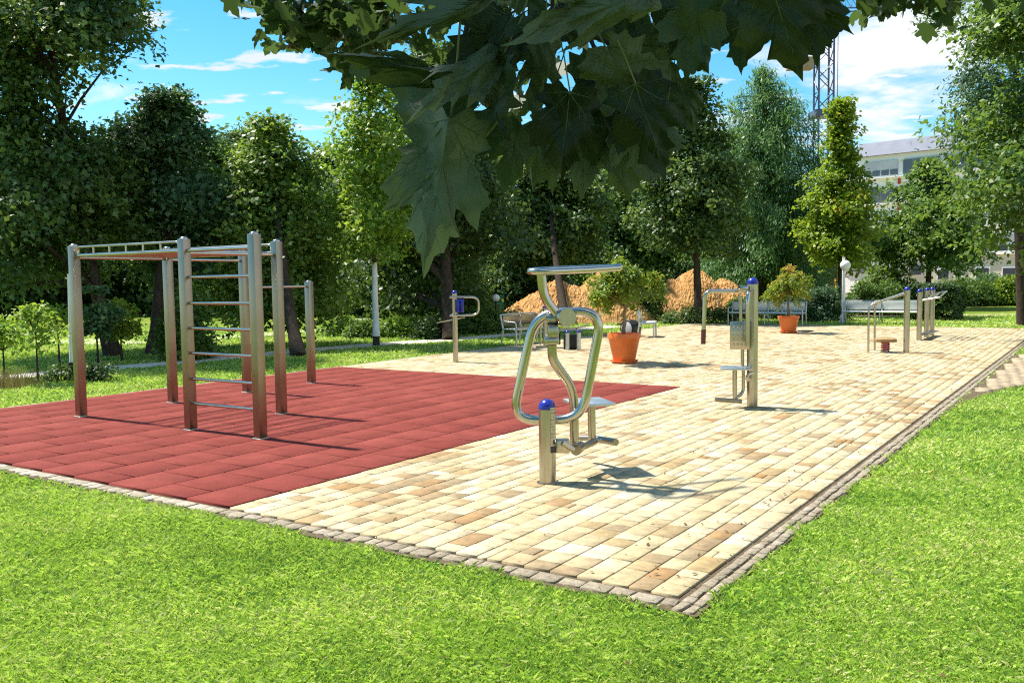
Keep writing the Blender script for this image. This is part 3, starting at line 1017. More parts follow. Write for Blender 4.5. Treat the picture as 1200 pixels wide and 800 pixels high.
# bushes and hedges
def bush(label, c, rx, ry, h, mat, n=60, per=70, size=.09, seed=1, name='shrub', cat='shrub', z0=.02, tint=.5, box=False, clump=.16, sd=.15, group=None):
    base = Vector((c[0], c[1], -.02))
    root = empty(name, base, label, cat, group)
    rng = np.random.default_rng(seed)
    if box:
        a, b, d = rng.uniform(-1, 1, n), rng.uniform(-1, 1, n), rng.uniform(0, 1, n)
        k = rng.integers(0, 3, n)
        a = np.where(k == 0, np.sign(a), a); b = np.where(k == 1, np.sign(b), b); d = np.where(k == 2, 1, d)
        ax, ay = (U, V) if box == 'uv' else (Vector((1, 0, 0)), Vector((0, 1, 0)))
        cs = np.stack([base.x + ax.x * a * rx + ay.x * b * ry, base.y + ax.y * a * rx + ay.y * b * ry, z0 + d * h], 1)
    else:
        d = rng.normal(0, 1, (n, 3)); d /= np.linalg.norm(d, axis=1, keepdims=True)
        d *= rng.random((n, 1)) ** .35
        lum = np.array([1 + .35 * mnoise.noise((q[0] * 1.6 + seed, q[1] * 1.6, q[2] * 1.6)) for q in d])[:, None]
        d *= lum
        cs = np.stack([base.x + d[:, 0] * rx, base.y + d[:, 1] * ry, z0 + np.abs(d[:, 2]) * h * .9 + .05], 1)
    vs, f, t = leaves_np(cs, clump, per, size, .8, 0, np.array([base.x, base.y, h * .4]), tint, sd)
    vs[:, 2] = np.maximum(vs[:, 2], -.02)
    np_mesh('foliage', vs, f, t, [mat], root)
    st = MB()
    rr = random.Random(seed)
    for i in range(9):
        a = rr.uniform(0, 6.28)
        st.tube([base + Vector((math.cos(a) * .05, math.sin(a) * .05, -.02)), base + Vector((math.cos(a) * rx * .35, math.sin(a) * ry * .35, h * .5)),
                 base + Vector((math.cos(a) * rx * .6, math.sin(a) * ry * .6, h * .8))], [.018, .012, .005], 5)
    st.build('stem', BARK, root)
    return root


bush('leafy dark green bush low behind the wall bars', (xat(216, 19.3), 19.3), .48, .5, 1.65, LEAF_MID, 110, 45, .10, 51, tint=.3)
bush('low dark cushion shrub left of the white marker pole foot', ground(72, 446), .3, .25, .17, LEAF_DARK, 20, 40, .05, 52, clump=.07, tint=.2)
bush('low dark cushion shrub just right of the overhead ladder post', ground(112, 445), .42, .25, .19, LEAF_DARK, 26, 40, .05, 53, clump=.07, tint=.2)
tp_ = ground(3, 453)
NB = 900
px_, py_ = RNG.normal(tp_.x, .28, NB), RNG.normal(tp_.y, .22, NB)
hh, aa = RNG.uniform(.12, .36, NB), RNG.uniform(0, 6.28, NB)
vs = np.zeros((NB, 3, 3))
vs[:, 0] = np.stack([px_ - .004, py_, np.full(NB, -.03)], 1); vs[:, 1] = np.stack([px_ + .004, py_, np.full(NB, -.03)], 1)
vs[:, 2] = np.stack([px_ + np.cos(aa) * hh * .4, py_ + np.sin(aa) * hh * .4, hh], 1)
tag(np_mesh('grass_tuft', vs.reshape(-1, 3), np.arange(NB * 3).reshape(NB, 3), RNG.uniform(0, 1, NB), [leaf_mat('dry_grass', [(0, (.14, .12, .04)), (1, (.34, .27, .10))], .3, (.3, .26, .08))]),
    'dry tan tuft of tall grass at the left edge of the lawn', 'grass tuft')
row_b = [(405, 393, .8, .42, LEAF_BRIGHT, .4, 'pale low shrub left of the white painted trunk'), (425, 395, .5, .40, LEAF_MID, .6, 'low green shrub touching the white painted trunk on its left'),
         (462, 394, .7, .42, LEAF_BRIGHT, .35, 'lime low shrub right of the white painted trunk'), (488, 394, .5, .45, LEAF_BRIGHT, .5, 'yellow green low shrub beside the dark clipped shrub'),
         (506, 396, .6, .50, LEAF_DARK, .3, 'dark rounded low shrub left of the blue padded post'), (548, 391, .8, .75, LEAF_MID, .3, 'loose green shrub right of the blue padded post'),
         (575, 389, .8, .70, LEAF_MID, .55, 'loose flowering green shrub below the globe lamp'), (475, 381, .6, 1.0, LEAF_PALE, .5, 'pale blossoming shrub in shade behind the lime shrubs')]
for i, (px, py, r, h, m, t, lab) in enumerate(row_b):
    bush(lab, ground(px, py), r, r * .7, h, m, 46, 55, .085, 60 + i, tint=t, clump=.15, group='low shrubs along the left lawn path')
HG = 'shrubs behind the benches'
bush('clipped black green hedge block beside the three posts', (xat(1096, 31.5), 31.5), 1.0, .75, 1.12, LEAF_DARK, 330, 70, .075, 71, name='hedge', cat='hedge', box='uv', tint=.05, clump=.07)
bush('dark blue green shrub between the second pot and the lamp post', (xat(962, 31.6), 31.6), .95, .8, 1.25, LEAF_COOL, 120, 70, .085, 72, tint=.2, group=HG)
bush('dark shrub right behind the left park bench', (xat(925, 33.4), 33.4), 1.1, .8, 1.1, LEAF_COOL, 110, 70, .085, 73, tint=.12, group=HG)
bush('mid green shrub behind the right park bench', (xat(1030, 36), 36), 1.6, 1.0, 1.35, LEAF_MID, 170, 70, .10, 74, tint=.3, group=HG)
bush('pale green loose shrub between lamp post and spreading tree', (xat(1042, 43), 43), 1.6, 1.0, 2.1, LEAF_MID, 130, 70, .12, 75, tint=.65, group=HG)
for i, (px, Y, rx, h, m, t, lab) in enumerate([(1130, 44, 1.5, 1.5, LEAF_MID, .4, 'green shrub right of the clipped hedge'), (1160, 45, 1.5, 1.4, LEAF_COOL, .6, 'grey green flowering shrub in the right bed'),
                                               (1188, 44, 1.4, 1.3, LEAF_YEL, .3, 'brownish shrub at the right end of the bed'), (1222, 45, 1.7, 1.5, LEAF_MID, .4, 'green shrub beyond the right edge of the bed')]):
    bush(lab, (xat(px, Y), Y), rx, 1.0, h, m, 120, 60, .12, 80 + i, tint=t, clump=.22, group='shrubs in the right bed')
bush('clipped green hedge left of the soil heap behind the globe lamp', (xat(602, 40), 40), 2.2, .5, 1.0, LEAF_MID, 200, 60, .11, 86, name='hedge', cat='hedge', box=True, tint=.3, clump=.12)
bush('weeds at the foot of the dark upright tree', (xat(818, 31), 31), 1.2, .5, .5, LEAF_DARK, 60, 60, .09, 87, tint=.5)
bush('dark weeds between the two soil heaps', (xat(745, 33), 33), 1.2, .6, 1.25, LEAF_DARK, 110, 60, .10, 88, tint=.4)
bush('weeds at the right end of the right soil heap', (xat(868, 33.5), 33.5), .7, .5, .75, LEAF_DARK, 60, 60, .09, 89, tint=.4)

# undergrowth far behind so that the tree line has no gaps at its foot
cs = np.stack([RNG.uniform(-42, 22, 1500), RNG.uniform(66, 74, 1500), np.abs(RNG.normal(0, 2.0, 1500))], 1)
vs, f, t = leaves_np(cs, .8, 40, .4, .8, 0, None, .3, .2)
tag(np_mesh('undergrowth', vs, f, t, [LEAF_DARK]), 'dark mass of undergrowth far behind the park trees', 'undergrowth', kind='stuff')


# ------------------------------------------------------------------ soil heaps
DIRT = noise_mat('orange_clay', [(0.25, (0.33, 0.16, 0.05)), (0.5, (0.54, 0.295, 0.11)), (0.75, (0.68, 0.45, 0.21))], 3.0, detail=8, rough=0.95, bump=0.9, bscale=9, spec=.1)


def heap(label, x0, x1, y, depth, peaks, seed):
    N, K = 260, 100
    vs, fs = [], []
    for i in range(N + 1):
        for j in range(K + 1):
            a, b = i / N, j / K * 2 - 1
            x = x0 + (x1 - x0) * a
            yy = y + b * depth
            h = 0
            for (pc, ph, pw) in peaks:
                d = math.hypot((x - pc) / pw, b * 1.05)
                h = max(h, ph * max(0, 1 - d ** 1.25))
            if h > 0.01:
                k = min(1, h * 3)
                h += k * (.14 * mnoise.noise((x * 1.3, yy * 1.3, seed)) + .06 * mnoise.noise((x * 3.3, yy * 3.3, seed)) + .07 * abs(mnoise.noise((x * 6, yy * 6, seed)))
                          + .07 * max(0, mnoise.noise((x * 12, yy * 12, seed))) + .04 * mnoise.noise((x * 25, yy * 25, seed)))
            vs.append((x, yy, h - .05))
    for i in range(N):
        for j in range(K):
            fs.append((i * (K + 1) + j, (i + 1) * (K + 1) + j, (i + 1) * (K + 1) + j + 1, i * (K + 1) + j + 1))
    o = MB().add(vs, fs).build('soil_heap', DIRT, smooth=False)
    return tag(o, label, 'soil heap', 'heaps of orange soil')


heap('long orange soil heap behind the centre machine, left of the two', xat(578, 33), xat(765, 33), 33.2, 1.7,
     [(xat(657, 33), 1.62, 2.5), (xat(708, 33), 1.85, 2.2), (xat(622, 33), .95, 1.8)], 1.3)
heap('rounder orange soil heap behind the dark upright tree, right of the two', xat(755, 35), xat(890, 35), 35.0, 1.9,
     [(xat(815, 35), 2.0, 2.2), (xat(845, 35), 1.6, 1.8), (xat(788, 35), 1.5, 1.4)], 7.9)

# ------------------------------------------------------------------ climbing frame
fr = empty('climbing_frame', uv(2.0, 6.6), 'steel climbing frame with wall bars, overhead ladder and low bar on red tiles', 'climbing frame')
AX = (U, V, Vector((0, 0, 1)))
SQ = .10


def sq_post(u, v, h):
    mb = MB()
    mb.box(uv(u, v, h / 2 - .02), (SQ, SQ, h + .04), AX, .006)
    o = mb.build('post', STEEL_D, fr)
    c = MB()
    c.lathe(uv(u, v, h - .001), [(.046, 0), (.046, .006), (.038, .018), (.022, .026), (.004, .029)], 16)
    c.build('cap', STEEL_P, o)
    f = MB()
    f.box(uv(u, v, .0095), (.125, .125, .005), AX, .001)
    f.build('base_plate', GALV, o)
    return o


PA, PB, PC, PD, PE, PF, PG = (1.98, 8.66), (3.33, 8.75), (2.02, 6.6), (2.02, 5.47), (3.33, 6.62), (4.58, 8.75), (5.88, 8.78)
for p, h in ((PA, 2.07), (PB, 2.07), (PC, 2.08), (PD, 2.09), (PE, 2.09), (PF, 2.07), (PG, 1.60)):
    sq_post(*p, h)


def bar(name, a, b, z, r=.017, ext=0, parent=fr, mat=STEEL_P):
    A_, B_ = uv(*a, z), uv(*b, z)
    d = (B_ - A_).normalized()
    MB().tube([A_ + d * (.045 - ext), B_ - d * (.045 - ext)], r, 12).build(name, mat, parent)


for z in (.30, .57, .85, 1.12, 1.39, 1.67):
    bar('rung', PC, PD, z)
bar('top_rail', PC, PD, 1.955, .02)
for a, b in ((PA, PC), (PB, PE)):
    bar('ladder_rail', a, b, 1.955, .022)
bar('cross_rail', PC, PE, 1.93, .018)
bar('cross_rail', PA, PB, 1.93, .018)
bar('cross_rail', PB, PF, 1.92, .018)
NR = 8
for i in range(NR):
    k = (i + .6) / (NR + .2)
    a = (PA[0] + (PC[0] - PA[0]) * k, PA[1] + (PC[1] - PA[1]) * k)
    b = (PB[0] + (PE[0] - PB[0]) * k, PB[1] + (PE[1] - PB[1]) * k)
    MB().tube([uv(*a, 1.955), uv(*b, 1.955)], .018, 10).build('ladder_rung', STEEL_P, fr)
for a, b in ((PA, PC), (PB, PE)):
    a2, b2 = (a[0], a[1] - .09), (b[0], b[1] + .09)
    mb = MB()
    mb.tube(rounded([uv(*a2, 1.955), uv(*a2, 2.055), uv(*b2, 2.055), uv(*b2, 1.955)], .07), .014, 10)
    for i in range(1, 6):
        k = i / 6
        q = (a2[0] + (b2[0] - a2[0]) * k, a2[1] + (b2[1] - a2[1]) * k)
        mb.tube([uv(*q, 1.96), uv(*q, 2.05)], .011, 8)
    mb.build('grip_rail', STEEL_P, fr)
bar('low_bar', PF, PG, 1.53, .017)


def cap_dome(mb, p, r):
    mb.lathe(p, [(r * 1.04, 0), (r * 1.04, r * .35), (r * .95, r * .65), (r * .75, r * .95), (r * .45, r * 1.15), (r * .1, r * 1.22)], 24)


# ------------------------------------------------------------------ centre machine
Y1 = 7.0
q0 = ground(642, 565)
m1 = empty('chest_press', q0, 'steel outdoor press machine with oval loop frame and short blue capped post', 'exercise machine', 'steel exercise stations on the terrace')


def A1(px, py, dy=0.0):
    return at(px, py, q0.y + dy)


pr_ = .066
h1 = A1(642, 479).z
mb = MB(); mb.lathe(q0 - Vector((0, 0, .02)), [(pr_, 0), (pr_, h1 + .02)], 28)
post = mb.build('post', STEEL, m1)
mb = MB(); cap_dome(mb, q0 + Vector((0, 0, h1)), pr_ * .98); mb.build('cap', BLUE, post)
mb = MB(); mb.lathe(q0 - Vector((0, 0, .002)), [(.088, 0), (.088, .006), (.07, .008)], 28); mb.build('base_ring', STEEL_D, post)
# instruction plate wrapped on the post
PLATE = noise_mat('label_plate', [(.3, (.40, .36, .28)), (.7, (.50, .46, .37))], 30, rough=.4, metal=.8)
DARKP = noise_mat('dark_print', [(.3, (.02, .02, .02)), (.7, (.05, .05, .05))], 30, rough=.6)


def wrap(c, r, a0, a1, z0, z1):
    vs, fs = [], []
    n = 8
    for i in range(n + 1):
        a = a0 + (a1 - a0) * i / n
        for z in (z0, z1):
            vs.append((c.x + math.cos(a) * r, c.y + math.sin(a) * r, z))
    for i in range(n):
        fs.append((2 * i, 2 * i + 2, 2 * i + 3, 2 * i + 1))
    return vs, fs


mb = MB()
mb.add(*wrap(q0, pr_ + .002, rad(-70), rad(-15), .30, .60))
pl_o = mb.build('label_plate', PLATE, post)
mb = MB()
mb.add(*wrap(q0, pr_ + .004, rad(-70), rad(-15), .245, .295))
for k in range(9):
    z = .585 - k * .027
    for (a, b) in ((-66, -52), (-48, -38), (-34, -20)):
        if (k * 3 + a) % 4 != 0:
            mb.add(*wrap(q0, pr_ + .004, rad(a), rad(b - (k * 7) % 6), z - .0035, z))
mb.add(*wrap(q0, pr_ + .004, rad(-50), rad(-34), .31, .345))
mb.build('lettering', DARKP, pl_o)

# loop frame
loop_pts = rounded([A1(627, 367, .14), A1(706, 364, .06), A1(682, 492, .10), A1(600, 492, .17)], .20, 10, closed=True)
MB().tube(loop_pts, .038, 16, closed=True).build('loop_frame', STEEL_P, m1)
mb = MB()
c = A1(651, 374, .10)
mb.tube([A1(640, 374, .105), A1(662, 373, .095)], .052, 20)
mb.build('clamp', STEEL, m1)
hub = A1(665, 372, -.02)
mb = MB(); mb.lathe(hub, [(.07, 0), (.074, .008), (.074, .085), (.06, .10)], 24, (-.25, 1, 0)); mb.build('hub', STEEL, m1)
mb = MB(); mb.tube(rounded([A1(654, 370, .08), A1(637, 348, .07), A1(634, 318, .06)], .09, 8), .038, 16); mb.build('upper_arm', STEEL_P, m1)
mb = MB()
mb.tube(rounded([A1(728, 312.5, .62), A1(660, 315, .42), A1(624, 317, .32), A1(620, 318, .0), A1(640, 318.5, -.02), A1(690, 316.5, .16), A1(726, 314, .32)], .10, 7), .024, 14)
mb.build('handlebar', STEEL_P, m1)
mb = MB(); mb.box(A1(648, 388, .06), (.085, .10, .10), None, .012); mb.box(A1(646, 399, .06), (.12, .12, .06), None, .012); mb.build('joint_block', STEEL, m1)
mb = MB(); mb.tube(rounded([A1(647, 404, .08), A1(647, 420, .09), A1(656, 434, .12), A1(668, 450, .16), A1(673, 470, .20), A1(673, 524, .20)], .16, 6), .037, 16); mb.build('swing_arm', STEEL, m1)
mb = MB(); mb.box(A1(659, 522, .05), (.11, .07, .11), None, .01); mb.tube([A1(659, 518, .0), A1(672, 527, .02)], .024, 12); mb.build('bracket', STEEL, m1)
mb = MB(); mb.lathe(A1(675, 527, .10), [(.045, 0), (.045, .16)], 18, (0.3, 1, 0)); mb.tube([A1(675, 527, .18), A1(697, 517, .48)], .028, 12); mb.build('base_bar', STEEL_D, m1)
mb = MB(); mb.tube([A1(692, 513, .70), A1(722, 518, .40)], .030, 14); mb.tube([A1(680, 513, .78), A1(692, 513, .70)], .024, 12); mb.build('footrest', STEEL_D, m1)
mb = MB(); mb.tube([A1(694, 517, .5), A1(693, 474, .5)], .034, 14); mb.build('seat_post', STEEL, m1)
sc_ = A1(690, 471, .5)
mb = MB(); mb.box(sc_, (.34, .40, .028), (Vector((.97, .24, 0)), Vector((-.24, .97, 0)), Vector((0, 0, 1))), .012); mb.build('seat', GALV, m1)

# ------------------------------------------------------------------ right machine
q2 = ground(881.5, 476)
m2 = empty('leg_press', q2, 'steel station with perforated backrest, seat and arched handles on a blue capped post', 'exercise machine', 'steel exercise stations on the terrace')


def A2(px, py, dy=0.0):
    return at(px, py, q2.y + dy)


h2 = A2(882, 333).z
mb = MB(); mb.lathe(q2 - Vector((0, 0, .02)), [(.068, 0), (.068, h2 + .02)], 8)
po = mb.build('post', STEEL, m2)
mb = MB(); cap_dome(mb, q2 + Vector((0, 0, h2)), .066); mb.build('cap', BLUE, po)
mb = MB()
mb.tube(rounded([A2(882, 341, .10), A2(826, 341, .10), A2(824.5, 392, .10)], .10, 7), .026, 14); mb.build('arm_tube', STEEL_P, m2)
mb = MB(); mb.tube([A2(824.5, 386, .10), A2(824, 403, .10)], .030, 14); mb.build('grip', BROWN, m2)
mb = MB()
mb.tube(rounded([A2(881, 342, -.10), A2(877, 342.5, -.28), A2(876, 352, -.30), A2(876, 406, -.30)], .05, 6), .024, 14); mb.build('arm_tube', STEEL_P, m2)
mb = MB(); mb.box(A2(871, 338, -.02), (.11, .12, .07), None, .02); mb.build('hinge_block', STEEL_P, m2)
mb = MB(); mb.tube([A2(868, 346, .0), A2(868, 400, .0)], .022, 12); mb.tube([A2(870, 400, .02), A2(870, 434, .02)], .022, 12); mb.build('back_tube', STEEL, m2)
bc = A2(867, 393, -.10)
mb = MB(); mb.box(bc, (.235, .03, .34), (Vector((.98, -.2, 0)), Vector((.2, .98, 0)), Vector((0, 0, 1))), .012)
back = mb.build('backrest', STEEL, m2)
mb = MB()
for i in range(4):
    for j in range(5):
        p = bc + Vector((.98, -.2, 0)) * ((i - 1.5) * .047) + Vector((0, 0, 1)) * ((j - 2) * .055) - Vector((.2, .98, 0)) * .0155
        mb.lathe(p, [(.016, 0), (.011, .006), (.002, .008)], 10, (-.2, -.98, 0))
mb.build('stud', STEEL_P, back)
mb = MB(); mb.box(A2(862, 431, -.05), (.36, .34, .025), (Vector((.97, -.24, 0)), Vector((.24, .97, 0)), Vector((0, 0, 1))), .010); mb.build('seat', GALV, m2)
mb = MB(); mb.tube([A2(861, 434, -.05), A2(861, 466, -.05)], .028, 12); mb.build('seat_post', STEEL, m2)
mb = MB(); mb.tube(rounded([A2(871, 434, .0), A2(871, 461, .0), A2(860, 467, -.05)], .10, 7), .020, 12); mb.build('lever', STEEL, m2)
mb = MB(); mb.tube([A2(838, 468, -.15), A2(869, 470, -.15)], .027, 14); mb.build('footrest', STEEL_D, m2)
mb = MB(); mb.tube(rounded([A2(882, 437, -.06), A2(877, 438, -.1), A2(875, 444, -.12)], .03, 4), .02, 12); mb.lathe(A2(876, 444, -.15), [(.026, 0), (.026, .02)], 14, (-.3, -1, 0)); mb.build('pivot', STEEL_P, m2)

# ------------------------------------------------------------------ post with blue pads
q3 = ground(534, 424)
m3 = empty('massage_post', q3, 'slim steel post with two blue roller pads and a looped handle', 'exercise machine', 'steel exercise stations on the terrace')


def A3(px, py, dy=0.0):
    return at(px, py, q3.y + dy)


h3 = A3(534, 344).z
mb = MB(); mb.lathe(q3 - Vector((0, 0, .02)), [(.052, 0), (.052, h3 + .02)], 20); po = mb.build('post', STEEL, m3)
mb = MB(); cap_dome(mb, q3 + Vector((0, 0, h3)), .052); mb.build('cap', BLUE, po)
mb = MB(); mb.tube(rounded([A3(527, 348, -.06), A3(561, 348, -.06), A3(561, 369, -.06), A3(527, 369.5, -.06)], .14, 6), .021, 12); mb.build('handle_loop', STEEL_P, m3)
for dx in (0, 5):
    mb = MB(); a, b = A3(536.5 + dx, 366, -.08), A3(536.5 + dx, 350.5, -.08)
    mb.tube([a, a.lerp(b, .06), a.lerp(b, .94), b], [.03, .038, .038, .03], 14); mb.build('roller_pad', BLUE, m3)
mb = MB(); mb.tube([A3(512, 378, .5), A3(545, 371.5, .0)], .012, 8); mb.build('rear_rod', STEEL_P, m3)

# ------------------------------------------------------------------ spring board station
q4 = ground(1062, 413)
m4 = empty('balance_board', q4, 'steel post with two sloping handrails over a round board on a red spring', 'exercise machine', 'steel exercise stations on the terrace')


def A4(px, py, dy=0.0):
    return at(px, py, q4.y + dy)


h4 = A4(1062, 340).z
mb = MB(); mb.lathe(q4 - Vector((0, 0, .02)), [(.058, 0), (.058, h4 + .02)], 20); po = mb.build('post', STEEL, m4)
mb = MB(); cap_dome(mb, q4 + Vector((0, 0, h4)), .057); mb.build('cap', BLUE, po)
g1, g2 = ground(1017.5, 413), ground(1025, 410.5)
mb = MB(); mb.tube(rounded([g1, at(1018, 357, g1.y), A4(1061, 344.5, -.06)], .16, 6), .021, 12); mb.build('handrail', STEEL, m4)
mb = MB(); mb.tube(rounded([g2, at(1025, 355, g2.y), A4(1061, 343, .06)], .16, 6), .021, 12); mb.build('handrail', STEEL, m4)
sb = ground(1037.5, 412.5)
mb = MB(); mb.lathe(Vector((sb.x, sb.y, .215)), [(.21, 0), (.215, .01), (.215, .055), (.2, .065)], 28); mb.build('board', GRIPW, m4)
mb = MB()
pts = []
for i in range(73):
    a = i / 72 * 6.28 * 4
    pts.append(Vector((sb.x + math.cos(a) * .075, sb.y + math.sin(a) * .075, .02 + .19 * i / 72)))
mb.tube(pts, .016, 8); spg = mb.build('spring', REDW, m4)
mb = MB(); mb.lathe(Vector((sb.x, sb.y, .0)), [(.05, 0), (.05, .21)], 14); mb.build('core', WPAINT, spg)
mb = MB(); mb.lathe(Vector((sb.x, sb.y, .002)), [(.11, 0), (.11, .012)], 18); mb.build('base_ring', STEEL_D, spg)

# ------------------------------------------------------------------ three posts with stepped ladder bars
q5 = ground(1079, 398)
m5 = empty('stretching_station', q5, 'three close steel posts with a slanted ladder of bars and low steps', 'exercise machine', 'steel exercise stations on the terrace')
pos5 = [ground(1077, 398.5), ground(1085.5, 395), ground(1092, 393)]
for p, ty in zip(pos5, (342, 340.5, 340)):
    h = at(1080, ty, p.y).z
    mb = MB(); mb.lathe(p - Vector((0, 0, .02)), [(.06, 0), (.06, h + .02)], 18); po = mb.build('post', STEEL, m5)
    mb = MB(); cap_dome(mb, p + Vector((0, 0, h)), .06); mb.build('cap', BLUE, po)
a0, a1, b0, b1 = at(1080, 352, 21.9), at(1101, 348.5, 21.6), at(1086, 345.5, 22.9), at(1110, 341, 22.8)
mb = MB()
mb.tube([a0, a1], .022, 10); mb.tube([b0, b1], .022, 10)
for k in (.08, .35, .65, .98):
    mb.tube([a0.lerp(a1, k), b0.lerp(b1, k)], .018, 8)
mb.build('bar_ladder', STEEL_P, m5)
for (pa, pb) in ((pos5[0], pos5[1]), (pos5[1], pos5[2])):
    c = pa.lerp(pb, .5) + Vector((.0, .0, .13))
    mb = MB(); mb.box(c + Vector((.05, -.05, 0)), ((pb - pa).length - .14, .22, .03), ((pb - pa).normalized(), Vector((-(pb - pa).normalized().y, (pb - pa).normalized().x, 0)), Vector((0, 0, 1))), .006)
    mb.build('step', STEEL_D, m5)

# ------------------------------------------------------------------ far stations behind the centre machine
q6 = ground(640, 407)
m6 = empty('pull_down_chair', q6, 'far seated station with white back panels and blue capped post seen through the loop', 'exercise machine', 'steel exercise stations on the terrace')


def A6(px, py, dy=0.0):
    return at(px, py, q6.y + dy)


h6 = A6(638, 361).z
mb = MB(); mb.lathe(q6 - Vector((0, 0, .02)), [(.065, 0), (.065, h6 + .02)], 18); po = mb.build('post', STEEL, m6)
mb = MB(); cap_dome(mb, q6 + Vector((0, 0, h6)), .064); mb.build('cap', BLUE, po)
mb = MB(); mb.tube([A6(633.5, 404, .3), A6(633.5, 364, .3), A6(639, 362, .1)], .026, 10); mb.build('side_tube', STEEL, m6)
mb = MB(); mb.box(A6(649, 380, -.05), (.18, .03, .38), (Vector((.99, 0, .05)), Vector((0, 1, 0)), Vector((-.05, 0, .99))), .012); mb.build('backrest', GALV, m6)
mb = MB(); mb.box(A6(646, 393, -.2), (.26, .30, .035), None, .012); mb.build('seat', GALV, m6)
mb = MB(); mb.box(A6(645, 400, -.1), (.20, .10, .18), None, .01); mb.build('seat_bracket', STEEL_D, m6)
mb = MB(); mb.box(A6(655, 397, -.1), (.07, .10, .26), None, .02); mb.build('weight', BLACK, m6)
mb = MB(); mb.box(A6(640, 407, -.1) + Vector((0, 0, .01)), (.46, .25, .05), None, .01); mb.build('foot_plate', STEEL_D, m6)

q7 = ground(672, 410)
m7 = empty('pedal_trainer', q7, 'low black box station between two short blue capped posts', 'exercise machine', 'steel exercise stations on the terrace')
for px, ty, by in ((665, 390, 410), (678.5, 389.5, 410)):
    p = ground(px, by); h = at(px, ty, p.y).z
    mb = MB(); mb.lathe(p - Vector((0, 0, .02)), [(.045, 0), (.045, h + .02)], 16); po = mb.build('post', GALV, m7)
    mb = MB(); cap_dome(mb, p + Vector((0, 0, h)), .046); mb.build('cap', BLUE, po)
pA, pB = ground(661, 409.5), ground(676, 409.5)
mb = MB(); mb.box((pA + pB) / 2 + Vector((0, .08, .17)), (.30, .10, .34), None, .02); mb.build('housing', BLACK, m7)
mb = MB(); mb.tube(rounded([at(656, 386, 21.5), at(676, 384, 21.5), at(690, 381, 21.5)], .1, 4), .018, 10); mb.tube([at(676, 384, 21.5), at(676, 395, 21.5)], .018, 10); mb.build('handlebar', STEEL_D, m7)

# black hooded drum behind the first pot
q8 = ground(735, 394)
m8 = empty('wheel_trainer', q8, 'black hooded drum with a pale disc face behind the larger orange pot', 'exercise machine', 'steel exercise stations on the terrace')
ax8 = Vector((-.75, -.66, 0)).normalized()
cc8 = q8 + Vector((.12, .1, .21))
mb = MB(); mb.lathe(cc8 - ax8 * .26, [(.06, 0), (.14, .04), (.22, .14), (.245, .24), (.25, .42), (.235, .44)], 28, ax8); mb.build('hood', BLACK, m8)
mb = MB(); mb.lathe(cc8 + ax8 * .182, [(.19, 0), (.19, .012), (.17, .02), (.03, .024)], 28, ax8); mb.build('disc', BLIND, m8)
mb = MB(); mb.box(cc8 - Vector((0, 0, .2)), (.35, .35, .05), (ax8, Vector((-ax8.y, ax8.x, 0)), Vector((0, 0, 1))), .01); mb.build('base', STEEL_D, m8)
mb = MB(); mb.tube([cc8 + ax8 * .2 + Vector((-.1, 0, .12)), cc8 + ax8 * .2 + Vector((-.25, 0, .13))], .018, 8); mb.build('pedal', BLACK, m8)


# ------------------------------------------------------------------ potted trees
def potted(px, py, rtop, hpot, crown_pts, nleaf, label, seed, Yc, tint, trunk_pts, size, n=70, per=42, gm=None):
    p = ground(px, py)
    root = empty('potted_tree', p, label, 'potted tree', 'potted trees on the terrace')
    rb = rtop * .64
    mb = MB()
    mb.lathe(p + Vector((0, 0, .03)), [(rb, 0), (rb * 1.02, .01), (rtop * .93, hpot * .80), (rtop * .97, hpot * .82), (rtop, hpot * .84), (rtop, hpot * .97), (rtop * .985, hpot), (rtop * .9, hpot), (rtop * .86, hpot * .9)], 36)
    pot = mb.build('pot', TERRA, root)
    mb = MB(); mb.lathe(p + Vector((0, 0, .002)), [(rb * 1.1, 0), (rb * 1.3, .035), (rb * 1.33, .05), (rb * 1.27, .05), (rb * 1.1, .028)], 30); mb.build('saucer', TERRA, root)
    mb = MB(); mb.lathe(p + Vector((0, 0, hpot * .92)), [(rtop * .885, 0), (rtop * .6, .02), (.02, .03)], 30); mb.build('soil', SOIL, pot)
    mb = MB()
    tp = [p + Vector(q) for q in trunk_pts]
    mb.tube(tp, [.028 * (1 - .45 * i / len(tp)) * rtop / .21 for i in range(len(tp))], 9)
    cx, cz0, cz1, r = crown_pts
    ctr = p + Vector((cx, 0, 0))
    cs = crown_centres(ctr, pr([(0, .40), (.25, .85), (.6, 1), (.85, .8), (1, .45)], r), cz0, cz1, n, .45, .4, seed, -.5, .34, .9)
    rr = random.Random(seed)
    for i in rr.sample(range(len(cs)), 26):
        e = Vector(cs[i])
        mb.tube([tp[-1], tp[-1].lerp(e, .5) + Vector((0, 0, .05)), e], [.012, .008, .003], 5, caps=False)
    mb.build('trunk', BARK_L, root)
    vs, f, t = leaves_np(cs, .075, per, size, 1.0, 0, np.array([ctr.x, ctr.y, cz0]), tint, .12, .5, upbias=.3)
    # reddish shoots at the top
    top = vs.reshape(-1, 4, 3)[:, 0, 2]
    k = np.clip((top - (cz0 + (cz1 - cz0) * .62)) / ((cz1 - cz0) * .4), 0, 1)
    t = np.clip(t * (1 - .0 * k) + k * np.random.default_rng(seed).uniform(0, .66 if seed == 92 else .26, len(t)), 0, 1)
    np_mesh('crown', vs, f, t, [gm], root)


